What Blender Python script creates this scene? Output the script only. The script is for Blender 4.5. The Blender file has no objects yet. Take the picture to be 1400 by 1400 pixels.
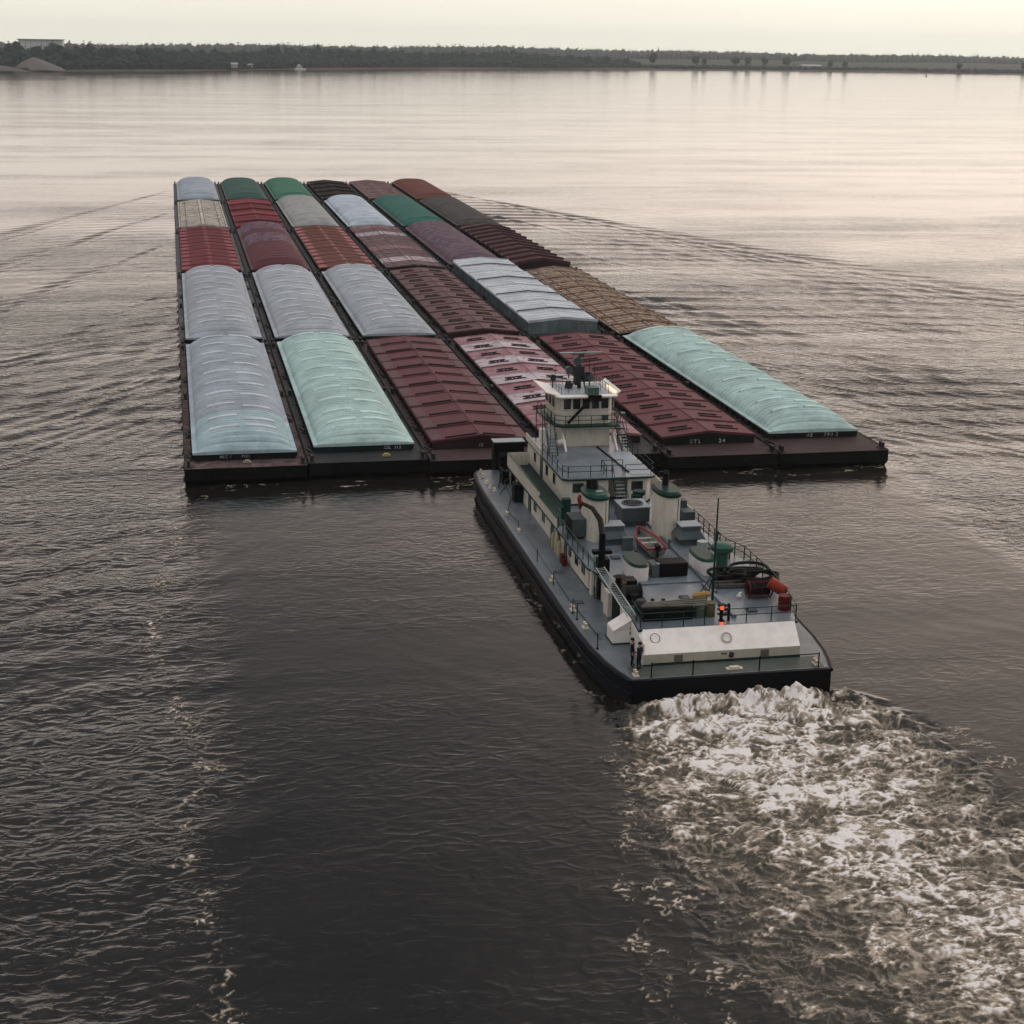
import bpy, math, random
import numpy as np
from mathutils import Vector, Matrix
random.seed(7)
RNG = np.random.default_rng(11)
S = bpy.context.scene
COL = S.collection
R = math.radians

# ------------------------------------------------------------------ materials
def nodes(name):
    m = bpy.data.materials.new(name); m.use_nodes = True
    nt = m.node_tree; nt.nodes.clear()
    o = nt.nodes.new('ShaderNodeOutputMaterial'); b = nt.nodes.new('ShaderNodeBsdfPrincipled')
    nt.links.new(b.outputs[0], o.inputs[0])
    return m, nt, b
def N(nt, t, **k):
    n = nt.nodes.new(t)
    for a, v in k.items():
        if a.startswith('i_'):
            n.inputs[a[2:].replace('_', ' ')].default_value = v
        else: setattr(n, a, v)
    return n
def noise(nt, scale, detail=4, rough=.55, vec=None, dist=0):
    n = nt.nodes.new('ShaderNodeTexNoise'); n.inputs['Scale'].default_value = scale
    n.inputs['Detail'].default_value = detail; n.inputs['Roughness'].default_value = rough
    n.inputs['Distortion'].default_value = dist
    if vec is not None: nt.links.new(vec, n.inputs['Vector'])
    return n
def ramp(nt, fac, a, b, ca=(0,0,0,1), cb=(1,1,1,1)):
    r = nt.nodes.new('ShaderNodeValToRGB'); nt.links.new(fac, r.inputs[0])
    r.color_ramp.elements[0].position = a; r.color_ramp.elements[1].position = b
    r.color_ramp.elements[0].color = ca; r.color_ramp.elements[1].color = cb
    return r
def mix(nt, fac, a, b, mode='MIX'):
    m = nt.nodes.new('ShaderNodeMix'); m.data_type = 'RGBA'; m.blend_type = mode
    for s, v in ((0, fac), (6, a), (7, b)):
        if isinstance(v, (int, float)): m.inputs[s].default_value = v
        elif isinstance(v, tuple): m.inputs[s].default_value = (*v, 1) if len(v) == 3 else v
        else: nt.links.new(v, m.inputs[s])
    return m.outputs[2]
MC = {}
def paint(name, col, rough=.6, var=.25, rust=0., rustcol=(.10,.035,.015), spec=.13, fade=0., fadecol=(.5,.45,.45), scale=1.0, stretch=(1,1,1), metal=0, grime=0., gs=(.5,2.6,1)):
    if name in MC: return MC[name]
    m, nt, b = nodes(name)
    tc = N(nt, 'ShaderNodeNewGeometry'); oi = N(nt, 'ShaderNodeObjectInfo')
    mp = N(nt, 'ShaderNodeMapping'); nt.links.new(tc.outputs['Position'], mp.inputs[0]); mp.inputs['Scale'].default_value = stretch
    v = mp.outputs[0]
    n1 = noise(nt, .35*scale, 5, .6, v); n2 = noise(nt, 3.2*scale, 6, .65, v)
    dark = tuple(c*(1-var) for c in col); lite = tuple(min(1, c*(1+var)) for c in col)
    c = mix(nt, ramp(nt, n1.outputs[0], .35, .65).outputs[0], dark, lite)
    # small difference from one section to the next
    mr = N(nt, 'ShaderNodeMapRange'); nt.links.new(oi.outputs['Random'], mr.inputs[0]); mr.inputs[3].default_value = 1-var*.45; mr.inputs[4].default_value = 1+var*.35
    vm = N(nt, 'ShaderNodeVectorMath', operation='SCALE'); nt.links.new(c, vm.inputs[0]); nt.links.new(mr.outputs[0], vm.inputs[3]); c = vm.outputs[0]
    c = mix(nt, ramp(nt, n2.outputs[0], .42, .72, (0,0,0,1), (.35,.35,.35,1)).outputs[0], c, tuple(x*.55 for x in col))
    if grime > 0:
        mg = N(nt,'ShaderNodeMapping'); nt.links.new(tc.outputs['Position'], mg.inputs[0]); mg.inputs['Scale'].default_value = gs
        n5 = noise(nt, 1., 5, .7, mg.outputs[0], .4); n6 = noise(nt, 5.5, 3, .6, v)
        c = mix(nt, ramp(nt, n5.outputs[0], .48, .74, (0,0,0,1), (grime,)*3+(1,)).outputs[0], c, tuple(x*.45 for x in col))
        c = mix(nt, ramp(nt, n6.outputs[0], .70, .76, (0,0,0,1), (grime*1.2,)*3+(1,)).outputs[0], c, (.10,.06,.045))
    if fade > 0:
        n4 = noise(nt, .9*scale, 5, .6, v)
        c = mix(nt, ramp(nt, n4.outputs[0], .62-fade*.3, .78-fade*.25).outputs[0], c, fadecol)
    if rust > 0:
        n3 = noise(nt, 1.3*scale, 8, .7, v)
        c = mix(nt, ramp(nt, n3.outputs[0], .66-rust*.3, .76-rust*.2).outputs[0], c, rustcol)
    nt.links.new(c, b.inputs['Base Color'])
    b.inputs['Roughness'].default_value = rough; b.inputs['Specular IOR Level'].default_value = spec; b.inputs['Metallic'].default_value = metal
    bp = N(nt, 'ShaderNodeBump'); bp.inputs['Strength'].default_value = .25; bp.inputs['Distance'].default_value = .02
    nt.links.new(n2.outputs[0], bp.inputs['Height']); nt.links.new(bp.outputs[0], b.inputs['Normal'])
    MC[name] = m; return m

# ------------------------------------------------------------------ mesh builder
class MB:
    def __init__(s): s.v = []; s.f = []; s.m = []; s.k = 0
    def add(s, vs, fs, k=None):
        n = len(s.v); s.v += [tuple(p) for p in vs]
        for f in fs: s.f.append([n+i for i in f]); s.m.append(s.k if k is None else k)
        return s
    def box(s, x0, x1, y0, y1, z0, z1, k=None):
        return s.add([(x0,y0,z0),(x1,y0,z0),(x1,y1,z0),(x0,y1,z0),(x0,y0,z1),(x1,y0,z1),(x1,y1,z1),(x0,y1,z1)],
                     [(3,2,1,0),(4,5,6,7),(0,1,5,4),(1,2,6,5),(2,3,7,6),(3,0,4,7)], k)
    def cbox(s, c, d, rz=0, rx=0, ry=0, k=None):
        M = Matrix.Translation(c) @ Matrix.Rotation(rz,4,'Z') @ Matrix.Rotation(rx,4,'X') @ Matrix.Rotation(ry,4,'Y')
        h = [x/2 for x in d]
        vs = [M @ Vector((a*h[0],b*h[1],e*h[2])) for e in (-1,1) for a,b in ((-1,-1),(1,-1),(1,1),(-1,1))]
        return s.add(vs, [(3,2,1,0),(4,5,6,7),(0,1,5,4),(1,2,6,5),(2,3,7,6),(3,0,4,7)], k)
    def tube(s, pts, r, n=8, k=None, caps=True):
        pts = [Vector(p) for p in pts]; rs = r if isinstance(r, (list,tuple)) else [r]*len(pts)
        rings = []
        for i, p in enumerate(pts):
            d = (pts[min(i+1,len(pts)-1)] - pts[max(i-1,0)])
            if d.length < 1e-6: d = Vector((0,0,1))
            d.normalize()
            u = d.cross(Vector((0,0,1)) if abs(d.z) < .95 else Vector((1,0,0))).normalized(); w = d.cross(u)
            rings.append([p + (u*math.cos(a)+w*math.sin(a))*rs[i] for a in (2*math.pi*j/n for j in range(n))])
        vs = [q for g in rings for q in g]
        fs = [(i*n+j, i*n+(j+1)%n, (i+1)*n+(j+1)%n, (i+1)*n+j) for i in range(len(pts)-1) for j in range(n)]
        if caps: fs += [tuple(range(n-1,-1,-1)), tuple((len(pts)-1)*n+j for j in range(n))]
        return s.add(vs, fs, k)
    def prism(s, poly, z0, z1, top=None, k=None):
        n = len(poly); top = top or poly
        f = (lambda z, p: z(p) if callable(z) else z)
        vs = [(p[0],p[1],f(z0,p)) for p in poly] + [(p[0],p[1],f(z1,p)) for p in top]
        fs = [tuple(range(n-1,-1,-1)), tuple(range(n,2*n))] + [(i,(i+1)%n,n+(i+1)%n,n+i) for i in range(n)]
        return s.add(vs, fs, k)
    def lathe(s, c, prof, n=20, k=None, sx=1, sy=1):
        vs = [(c[0]+r*sx*math.cos(2*math.pi*j/n), c[1]+r*sy*math.sin(2*math.pi*j/n), c[2]+z) for r,z in prof for j in range(n)]
        m = len(prof)
        fs = [(i*n+j, i*n+(j+1)%n, (i+1)*n+(j+1)%n, (i+1)*n+j) for i in range(m-1) for j in range(n)]
        fs += [tuple(range(n-1,-1,-1)), tuple((m-1)*n+j for j in range(n))]
        return s.add(vs, fs, k)
    def torus(s, c, R1, r, n=24, m=8, rx=0, k=None, ry=0):
        M = Matrix.Translation(c) @ Matrix.Rotation(ry,4,'Y') @ Matrix.Rotation(rx,4,'X')
        vs = []
        for i in range(n):
            a = 2*math.pi*i/n
            for j in range(m):
                b = 2*math.pi*j/m
                vs.append(M @ Vector(((R1+r*math.cos(b))*math.cos(a), (R1+r*math.cos(b))*math.sin(a), r*math.sin(b))))
        fs = [(i*m+j, ((i+1)%n)*m+j, ((i+1)%n)*m+(j+1)%m, i*m+(j+1)%m) for i in range(n) for j in range(m)]
        return s.add(vs, fs, k)
    def mesh(s, name, mats, off=(0,0,0), smooth=None):
        me = bpy.data.meshes.new(name)
        me.from_pydata([(x-off[0],y-off[1],z-off[2]) for x,y,z in s.v], [], s.f); me.update()
        for mm in (mats if isinstance(mats, (list,tuple)) else [mats]): me.materials.append(mm)
        if any(s.m): me.polygons.foreach_set('material_index', s.m)
        if smooth is not None:
            me.polygons.foreach_set('use_smooth', [True]*len(s.f)); me.set_sharp_from_angle(angle=R(smooth))
        return me
    def build(s, name, mats, parent=None, off=None, smooth=None):
        if off is None: off = ORG.get(parent.name, (0,0,0)) if parent else (0,0,0)
        o = bpy.data.objects.new(name, s.mesh(name, mats, off, smooth)); COL.objects.link(o)
        if parent: o.parent = parent; ORG[o.name] = off
        return o
ORG = {}
def bevel(o, w=.03, seg=1):
    md = o.modifiers.new('Bevel','BEVEL'); md.width = w; md.segments = seg; md.limit_method = 'ANGLE'; return o
def tag(o, label, cat, group=None, kind=None):
    if label: o['label'] = label
    if cat: o['category'] = cat
    if group: o['group'] = group
    if kind: o['kind'] = kind
    return o
def thing(name, loc, label, cat, group=None):
    o = bpy.data.objects.new(name, None); COL.objects.link(o); o.location = loc; o.empty_display_size = .5
    ORG[o.name] = tuple(loc); return tag(o, label, cat, group)
def free(o):   # a one-mesh thing: put its origin at its base
    me = o.data; co = np.empty(len(me.vertices)*3, 'f'); me.vertices.foreach_get('co', co); co = co.reshape(-1,3)
    c = np.array([(co[:,0].min()+co[:,0].max())/2, (co[:,1].min()+co[:,1].max())/2, co[:,2].min()])
    me.vertices.foreach_set('co', (co-c).ravel()); me.update(); o.location = c; return o

# ------------------------------------------------------------------ camera
HAZE = .00008
F_PX = 2219.2
cam = bpy.data.cameras.new('camera'); co = bpy.data.objects.new('camera', cam); COL.objects.link(co); S.camera = co
cx, cy, cz, yaw, pit, rol = -32.3594, -139.6216, 38.0306, .20530, .28330, .01620
Fv = Vector((math.sin(yaw)*math.cos(pit), math.cos(yaw)*math.cos(pit), -math.sin(pit)))
Rv = Vector((math.cos(yaw), -math.sin(yaw), 0)); Uv = Rv.cross(Fv)
R2 = Rv*math.cos(rol)+Uv*math.sin(rol); U2 = -Rv*math.sin(rol)+Uv*math.cos(rol)
M = Matrix((R2, U2, -Fv)).transposed().to_4x4(); M.translation = (cx, cy, cz); co.matrix_world = M
cam.sensor_width = 36; cam.lens = 36*F_PX/1400; cam.clip_start = .5; cam.clip_end = 40000

# ------------------------------------------------------------------ light, sky
SUN_EL, SUN_YAW = R(26), R(66)      # azimuth measured from +Y towards +X
w = bpy.data.worlds.new('World'); S.world = w; w.use_nodes = True
nt = w.node_tree; nt.nodes.clear()
out = N(nt,'ShaderNodeOutputWorld'); bg = N(nt,'ShaderNodeBackground'); nt.links.new(bg.outputs[0], out.inputs[0])
sky = N(nt,'ShaderNodeTexSky', sky_type='NISHITA'); sky.sun_disc = False; sky.sun_elevation = SUN_EL; sky.sun_rotation = SUN_YAW
sky.air_density = 1.5; sky.dust_density = 5; sky.ozone_density = 1
tc = N(nt,'ShaderNodeTexCoord'); sp = N(nt,'ShaderNodeSeparateXYZ'); nt.links.new(tc.outputs['Generated'], sp.inputs[0])
# overcast veil: pale cream at the horizon, greyer overhead
vr = N(nt,'ShaderNodeValToRGB'); nt.links.new(sp.outputs[2], vr.inputs[0])
el = vr.color_ramp.elements
el[0].position = 0; el[0].color = (10.1,9.75,8.4,1)
el[1].position = 1; el[1].color = (12.,11.9,12.,1)
for p, c in ((.02,(10.3,9.8,8.5,1)),(.06,(13.6,12.2,10.7,1)),(.12,(14.2,11.9,10.6,1)),(.19,(11.6,9.4,8.4,1)),(.25,(7.4,6.25,5.7,1)),(.32,(4.2,3.7,3.6,1)),(.50,(1.95,2.05,2.2,1)),(.72,(5.4,5.4,5.7,1))):
    e = el.new(p); e.color = c
# brightness falls away from the sun's side
dv = N(nt,'ShaderNodeVectorMath', operation='DOT_PRODUCT'); nt.links.new(tc.outputs['Generated'], dv.inputs[0])
dv.inputs[1].default_value = (math.sin(R(40)), math.cos(R(40)), .1)
mr = N(nt,'ShaderNodeMapRange'); nt.links.new(dv.outputs['Value'], mr.inputs[0]); mr.inputs[1].default_value = -1; mr.inputs[2].default_value = 1
mr.inputs[3].default_value = .74; mr.inputs[4].default_value = 1.04
cn = noise(nt, 2.2, 5, .6); mpc = N(nt,'ShaderNodeMapping'); nt.links.new(tc.outputs['Generated'], mpc.inputs[0]); mpc.inputs['Scale'].default_value = (1,1,4)
nt.links.new(mpc.outputs[0], cn.inputs['Vector'])
mr2 = N(nt,'ShaderNodeMapRange'); nt.links.new(cn.outputs[0], mr2.inputs[0]); mr2.inputs[3].default_value = .9; mr2.inputs[4].default_value = 1.1
mm = N(nt,'ShaderNodeMath', operation='MULTIPLY'); nt.links.new(mr.outputs[0], mm.inputs[0]); nt.links.new(mr2.outputs[0], mm.inputs[1])
sc = N(nt,'ShaderNodeVectorMath', operation='SCALE'); dv2 = N(nt,'ShaderNodeVectorMath', operation='DOT_PRODUCT'); nt.links.new(tc.outputs['Generated'], dv2.inputs[0]); dv2.inputs[1].default_value = (math.sin(.25), math.cos(.25), 0)
bk = N(nt,'ShaderNodeMapRange', interpolation_type='SMOOTHSTEP'); nt.links.new(dv2.outputs['Value'], bk.inputs[0]); bk.inputs[1].default_value = .15; bk.inputs[2].default_value = -.55
vb = N(nt,'ShaderNodeValToRGB'); nt.links.new(sp.outputs[2], vb.inputs[0]); eb = vb.color_ramp.elements
eb[0].position = 0; eb[0].color = (3.6,3.4,3.3,1); eb[1].position = 1; eb[1].color = (12.,11.9,12.,1); e = eb.new(.35); e.color = (5.2,5.0,5.0,1); e = eb.new(.7); e.color = (9.5,9.3,9.4,1)
nt.links.new(mix(nt, bk.outputs[0], vr.outputs[0], vb.outputs[0]), sc.inputs[0]); nt.links.new(mm.outputs[0], sc.inputs[3])
gd = N(nt,'ShaderNodeVectorMath', operation='DOT_PRODUCT'); nt.links.new(tc.outputs['Generated'], gd.inputs[0]); gd.inputs[1].default_value = (math.sin(R(40))*math.cos(R(15)), math.cos(R(40))*math.cos(R(15)), math.sin(R(15)))
gr = N(nt,'ShaderNodeMapRange', interpolation_type='SMOOTHERSTEP'); nt.links.new(gd.outputs['Value'], gr.inputs[0]); gr.inputs[1].default_value = .80; gr.inputs[2].default_value = 1.02
ge = N(nt,'ShaderNodeMapRange', interpolation_type='SMOOTHSTEP'); nt.links.new(sp.outputs[2], ge.inputs[0]); ge.inputs[1].default_value = .0; ge.inputs[2].default_value = .12; ge.inputs[3].default_value = .12; ge.inputs[4].default_value = 1
gq = N(nt,'ShaderNodeMath', operation='MULTIPLY'); nt.links.new(gr.outputs[0], gq.inputs[0]); nt.links.new(ge.outputs[0], gq.inputs[1])
glow = mix(nt, gq.outputs[0], (0,0,0), (6.0,4.7,3.7)); skyc = mix(nt, .93, sky.outputs[0], sc.outputs[0])
nt.links.new(mix(nt, 1., skyc, glow, 'ADD'), bg.inputs[0]); bg.inputs[1].default_value = .1
sl = bpy.data.lights.new('sun','SUN'); sl.energy = .5; sl.angle = R(48); sl.color = (1,.86,.74)
so = bpy.data.objects.new('sun', sl); COL.objects.link(so)
sd = Vector((math.sin(SUN_YAW)*math.cos(SUN_EL), math.cos(SUN_YAW)*math.cos(SUN_EL), math.sin(SUN_EL)))
so.rotation_euler = sd.to_track_quat('Z','Y').to_euler(); so.location = (200,200,200)
S.view_settings.view_transform = 'Standard'; S.view_settings.look = 'None'; S.view_settings.gamma = 1; S.view_settings.exposure = 0
S.cycles.max_bounces = 6; S.cycles.volume_bounces = 1; S.cycles.diffuse_bounces = 3; S.cycles.glossy_bounces = 3
S.cycles.caustics_reflective = False; S.cycles.use_denoising = True

# ------------------------------------------------------------------ water
def perlin(x, y, seed=0):
    xi = np.floor(x).astype(np.int64); yi = np.floor(y).astype(np.int64); xf = x-xi; yf = y-yi
    def g(ix, iy, dx, dy):
        h = (ix*374761393 + iy*668265263 + seed*974711) & 0x7fffffff
        h = ((h ^ (h >> 13))*1274126177) & 0x7fffffff; h ^= h >> 16
        a = (h % 4096)*(2*np.pi/4096); return np.cos(a)*dx+np.sin(a)*dy
    u = xf*xf*xf*(xf*(xf*6-15)+10); v = yf*yf*yf*(yf*(yf*6-15)+10)
    a = g(xi,yi,xf,yf); b = g(xi+1,yi,xf-1,yf); c = g(xi,yi+1,xf,yf-1); d = g(xi+1,yi+1,xf-1,yf-1)
    return ((a+(b-a)*u)*(1-v)+(c+(d-c)*u)*v)*1.5
def fbm(x, y, o=4, seed=0, gain=.5):
    s = 0; a = 1; t = 0
    for i in range(o): s = s+a*perlin(x*2**i+17.3*i, y*2**i-9.1*i, seed+i); t += a; a *= gain
    return s/t
def ridge(x, y, o=4, seed=0, gain=.55):
    s = 0; a = 1; t = 0
    for i in range(o): s = s+a*(1-np.abs(perlin(x*2**i+5.3*i, y*2**i+3.7*i, seed+i))*2.2); t += a; a *= gain
    return s/t
def sst(a, b, x): t = np.clip((x-a)/(b-a), 0, 1); return t*t*(3-2*t)
# one sheet, finer where the river is near
th = np.concatenate([np.linspace(-180,-34,40)[:-1], np.linspace(-34,-24,70)[:-1], np.linspace(-24,24,1050)[:-1], np.linspace(24,34,70)[:-1], np.linspace(34,180,41)[:-1]])
rr = [2.]
while rr[-1] < 3400:
    q = rr[-1]
    rr.append(q + (3 if q < 50 else .10*max(1,(q/78))**1.36 if q < 500 else (q-500)*.02+1.25))
rr = np.array(rr); A = np.radians(th)+yaw
X = cx+np.outer(rr, np.sin(A)); Y = cy+np.outer(rr, np.cos(A)); nr, na = X.shape
x = X.ravel(); y = Y.ravel(); dist = np.repeat(rr, na)
h = np.zeros_like(x)
# wind chop
gate = .6+.5*fbm(x/45, y/90, 3, 3)
insideT = (np.abs(x) < 32.5) & (y > 0) & (y < 289)
slick = sst(36, 29, np.abs(x)+3*fbm(x/7, y/9, 3, 5))*sst(4,-3,y)             # boil water behind the tow
slick *= 1-.35*sst(-60,-100,y)
near = sst(700, 150, dist)
for i in range(34):
    lam = .8*(6.2/.8)**(i/33.); k = 2*np.pi/lam
    a = R(200)+RNG.normal(0, .75) if i % 3 else R(120)+RNG.normal(0,.5)
    amp = .0105*lam**.22/math.sqrt(6)
    vis = sst(115*lam, 65*lam, dist)
    h += amp*vis*np.sin(k*(x*math.cos(a)+y*math.sin(a))+RNG.uniform(0,6.28)+1.4*perlin(x/(lam*5), y/(lam*5), 40+i))
h *= gate*(1-.80*slick)
# ship waves from the shoulders of the tow (Kelvin pattern)
g_ = 9.81
def ship(x0, y0, U, aT, aD, lx=0):
    dy = y0-y; dx = np.abs(x-x0); ok = (dy > 1)
    dyc = np.where(ok, dy, 1.); s = np.clip(dx/dyc, 1e-3, .3535)
    q = np.sqrt(np.maximum(0, 1-8*s*s)); k0 = g_/U**2; o = 0
    for sg, am in ((-1,aT),(1,aD)):
        t = (1+sg*q)/(4*s); c = 1/np.sqrt(1+t*t)
        k = k0/c**2; ph = k0*np.sqrt(1+t*t)*(dyc - dx*t)
        lam = 2*np.pi/k
        o = o+am*np.cos(ph)*sst(1.1,2.6,lam)/np.sqrt(1+dyc/25)
    edge = sst(.40,.325, dx/dyc)*sst(1,12,dyc)*ok
    return o*edge
kel = ship(-32.5,289,2.75,.07,.22) + ship(32.5,289,3.3,.26,.20)
for i, yy in enumerate((236,180,120,60,4)):
    kel += ship(-32.5,yy,2.9,.03,.15)+ship(32.5,yy,3.5,.17,.10)
kel *= (sst(26,34,np.abs(x))*(1-.0*y)+sst(34,26,np.abs(x))*sst(-5,-90,y)*.3)*(.75+.6*fbm(x/30,y/30,2,9))*(1-.62*sst(60,-30,y))
h += kel*sst(1500,500,dist)
# propeller wash
def ip(yy, ys, vs): return np.interp(-yy, [-q for q in ys], vs)
ys = [-52,-55,-58,-62,-66,-70,-77,-86,-100,-120]
xl = ip(y, ys, [-6.2,-7.4,-8.2,-9,-9.8,-10.2,-9.9,-9.6,-10,-12]); xr = ip(y, ys, [5.2,7.3,9.2,9.4,9.5,9.6,10,10.8,12,15])
core = ip(y, ys, [-.8,-.8,-1.6,-1.2,-.3,.4,1.2,2.4,3.5,5]); 
m = (y < -51) & (y > -125) & (np.abs(x) < 22); xm, ym = x[m], y[m]
wob = 1.3*fbm(xm/3.5, ym/3.5, 3, 21)
ins = sst(-1.6,1.4, xm-xl[m]+wob)*sst(-1.6,1.6, xr[m]-xm+wob)*sst(-52.6,-53.6,ym)
sg = ip(ym, ys, [6.5,7,7.5,7.5,7,6,5,4.4,5,6])
bandc = np.exp(-((xm-core[m])/sg)**2)
dens = .93*ins*(.3+.7*bandc)*ip(ym, ys, [1.1,1.1,1.0,.95,.9,.84,.74,.62,.5,.35])
# flow coordinates with domain warp
wx = xm+1.1*fbm(xm/2.6, ym/2.6, 3, 31); wy = ym+1.1*fbm(xm/2.6+50, ym/2.6, 3, 32)
rid = ridge(wx/3.1, wy/2.1, 5, 33, .62)
rid2 = ridge(wx/1.15+9, wy/.9, 3, 36, .6)
big = fbm(xm/4.5, ym/3.2, 3, 37)
pat = .50*rid+.26*rid2+.30*big+.22*fbm(xm/.35, ym/.3, 2, 38); pat = (pat-pat.mean())/pat.std()
thr = 1.45-2.6*dens
blob = sst(thr, thr+1.5, pat)
w2x = xm+1.6*fbm(xm/3.2+7, ym/2.2, 4, 131); w2y = ym+1.2*fbm(xm/3.2+31, ym/2.2, 4, 132)
def web(sx, sy, wd, sd): return sst(wd, 0, np.abs(perlin(w2x/sx, w2y/sy, sd)))
l1 = web(2.6,1.5,.16,141)*sst(-.35,.3,fbm(xm/1.9,ym/1.3,3,151)); l2 = web(1.15,.7,.22,142)*sst(-.25,.35,fbm(xm/1.4,ym/1.0,2,152)); l3 = web(.55,.38,.3,143)
fl_x = (xm-core[m])/(1+.035*(-52-ym)); l4 = sst(.16,0,np.abs(perlin(fl_x/1.0+.8*fbm(xm/3,ym/3,3,161), ym/5.5, 162)))*sst(-.1,.35,fbm(xm/2.5,ym/5,2,163))
lines = np.maximum(np.maximum(l1, .85*l2),.8*l4)+.35*l3
fo = (blob*(.30+.42*l3+.45*l1+.2*l4) + lines*sst(.04,.4,dens)*(.4+.6*dens)*1.05*(.45+.55*sst(thr-1.8,thr+.3,pat)))*sst(.03,.2,dens)
fo = np.clip(fo,0,1.15)
aer = np.clip(ins*(.4+.7*bandc)*(.8+.5*big)*ip(ym, ys, [1,1,1,1,.95,.9,.8,.7,.6,.5]),0,1)
turb = ip(ym, ys, [.7,.75,.65,.52,.45,.38,.32,.28,.22,.16])
hm = turb*ins*(.55*big*1.2 + .55*(rid-.45) + .22*(rid2-.45)) + .95*np.exp(-((ym+54.1)/1.5)**2)*ins*(.6+1.1*fbm(xm/1.2,ym/1.2,4,44))
foam = np.zeros_like(x); aerf = np.zeros_like(x)
foam[m] = fo; aerf[m] = aer*ins; h[m] = h[m]*(1-.6*ins)+hm
# broken foam lines: seam of the slick, under the sterns, along the wash
def seam(pts, wid, dens_, seed, cut=.1):
    global foam, h
    px = np.array([p[0] for p in pts]); py = np.array([p[1] for p in pts]); o = np.argsort(py); px, py = px[o], py[o]
    mm_ = (y > py[0]) & (y < py[-1]) & (np.abs(x-np.interp(y,py,px)) < wid*7)
    xs, yy_ = x[mm_], y[mm_]
    d = xs-np.interp(yy_, py, px)+1.5*fbm(xs/2.2, yy_/2.2, 3, seed)*min(1,wid*1.6)
    patch = sst(cut-.05, cut+.3, fbm(xs/14, yy_/2.6, 3, seed+5)); d = d+.6*fbm(xs/.8, yy_/.8, 2, seed+3)
    wl = sst(.22, 0, np.abs(perlin(xs/.55+1.2*fbm(xs/1.,yy_/1.,3,seed+7), yy_/.6, seed+9)))*sst(-.3,.2,fbm(xs/.5,yy_/.5,2,seed+11))
    v = np.exp(-(d/(wid*(.3+.9*patch)))**2)*(.22+.78*patch)*dens_*(.06+1.0*wl)
    foam[mm_] = np.maximum(foam[mm_], v); h[mm_] += .08*v
sm = [(-32.7,-5),(-33.7,-16),(-35.2,-34),(-34.6,-44.7),(-33.3,-51),(-31.8,-57.8),(-33,-62),(-33.3,-66),(-33,-70),(-32.5,-74),(-32.1,-77.5),(-32,-82),(-33,-110)]
seam(sm, .5, 1.1, 60, .0); seam([(a+.5,b) for a,b in sm], .25, .8, 63, .02)
seam([(31.5,-2),(32.5,-15),(33.3,-26),(33.6,-50),(34,-70)], .6, .9, 80, .05)
seam([(-8.3,-56),(-10,-64),(-11.6,-70),(-12.8,-73),(-13.7,-80),(-13.8,-86),(-14.5,-100)], .45, 1.0, 90, -.03)
seam([(-9.3,-58),(-11,-70),(-11.2,-77),(-11.4,-88)], .6, .8, 95, .0)
seam([(9.8,-56),(11.4,-62),(12,-70),(14,-80)], .8, .8, 97, .0)
mb = (y < .2) & (y > -9) & (np.abs(x) < 34)
xb, yb = x[mb], y[mb]
rr_ = ridge(xb/2.4+fbm(xb/2,yb/2,2,3), yb/1.6, 4, 51); foam[mb] = np.maximum(foam[mb], .38*sst(np.percentile(rr_,62),np.percentile(rr_,97),rr_)*sst(.0,.25,fbm(xb/6,yb/3,2,52))*sst(-8,-1,yb))
# flanks of the boat
ml = (y < -28) & (y > -54) & (x < -6.5) & (x > -12)
xb, yb = x[ml], y[ml]
foam[ml] = np.maximum(foam[ml], .2*sst(.55,.8,ridge(xb/1.3, yb/2.2, 4, 55))*sst(-11,-8.4,xb)*sst(-.1,.25,fbm(xb/3,yb/4,2,56)))
under = insideT | ((np.abs(x+.6) < 7) & (y > -52.6) & (y < -5)); h[under] *= .2
ripple = (.42+.6*gate)*(1-.87*slick)*(1-.85*sst(0,300,y))
ripple *= .8+.9*np.clip(fbm(x/22, y/16, 4, 77)+.35,0,1)
me = bpy.data.meshes.new('river_water'); nv = nr*na
me.vertices.add(nv+1); cov = np.empty((nv+1,3),'f'); cov[:nv,0] = x; cov[:nv,1] = y; cov[:nv,2] = h; cov[nv] = (cx,cy,0)
me.vertices.foreach_set('co', cov.ravel())
i0 = (np.arange(nr-1)[:,None]*na+np.arange(na)[None,:]).ravel(); j1 = (np.arange(nr-1)[:,None]*na+(np.arange(na)+1)[None,:]%na).ravel()
quads = np.stack([i0, i0+na, j1+na, j1],1)
ring = np.arange(na); tri = np.stack([np.full(na,nv), ring, (ring+1)%na],1)
nq, ntr = len(quads), len(tri)
me.loops.add(nq*4+ntr*3); me.loops.foreach_set('vertex_index', np.concatenate([quads.ravel(), tri.ravel()]).astype('i'))
me.polygons.add(nq+ntr); me.polygons.foreach_set('loop_start', np.concatenate([np.arange(nq)*4, nq*4+np.arange(ntr)*3]).astype('i'))
try: me.polygons.foreach_set('loop_total', np.concatenate([np.full(nq,4), np.full(ntr,3)]).astype('i'))
except Exception: pass
me.update(calc_edges=True)
me.polygons.foreach_set('use_smooth', np.ones(nq+ntr, bool))
for nm, arr in (('foam',foam),('aerated',aerf),('ripple',ripple)):
    at = me.attributes.new(nm,'FLOAT','POINT'); at.data.foreach_set('value', np.append(arr,0).astype('f'))
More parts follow.
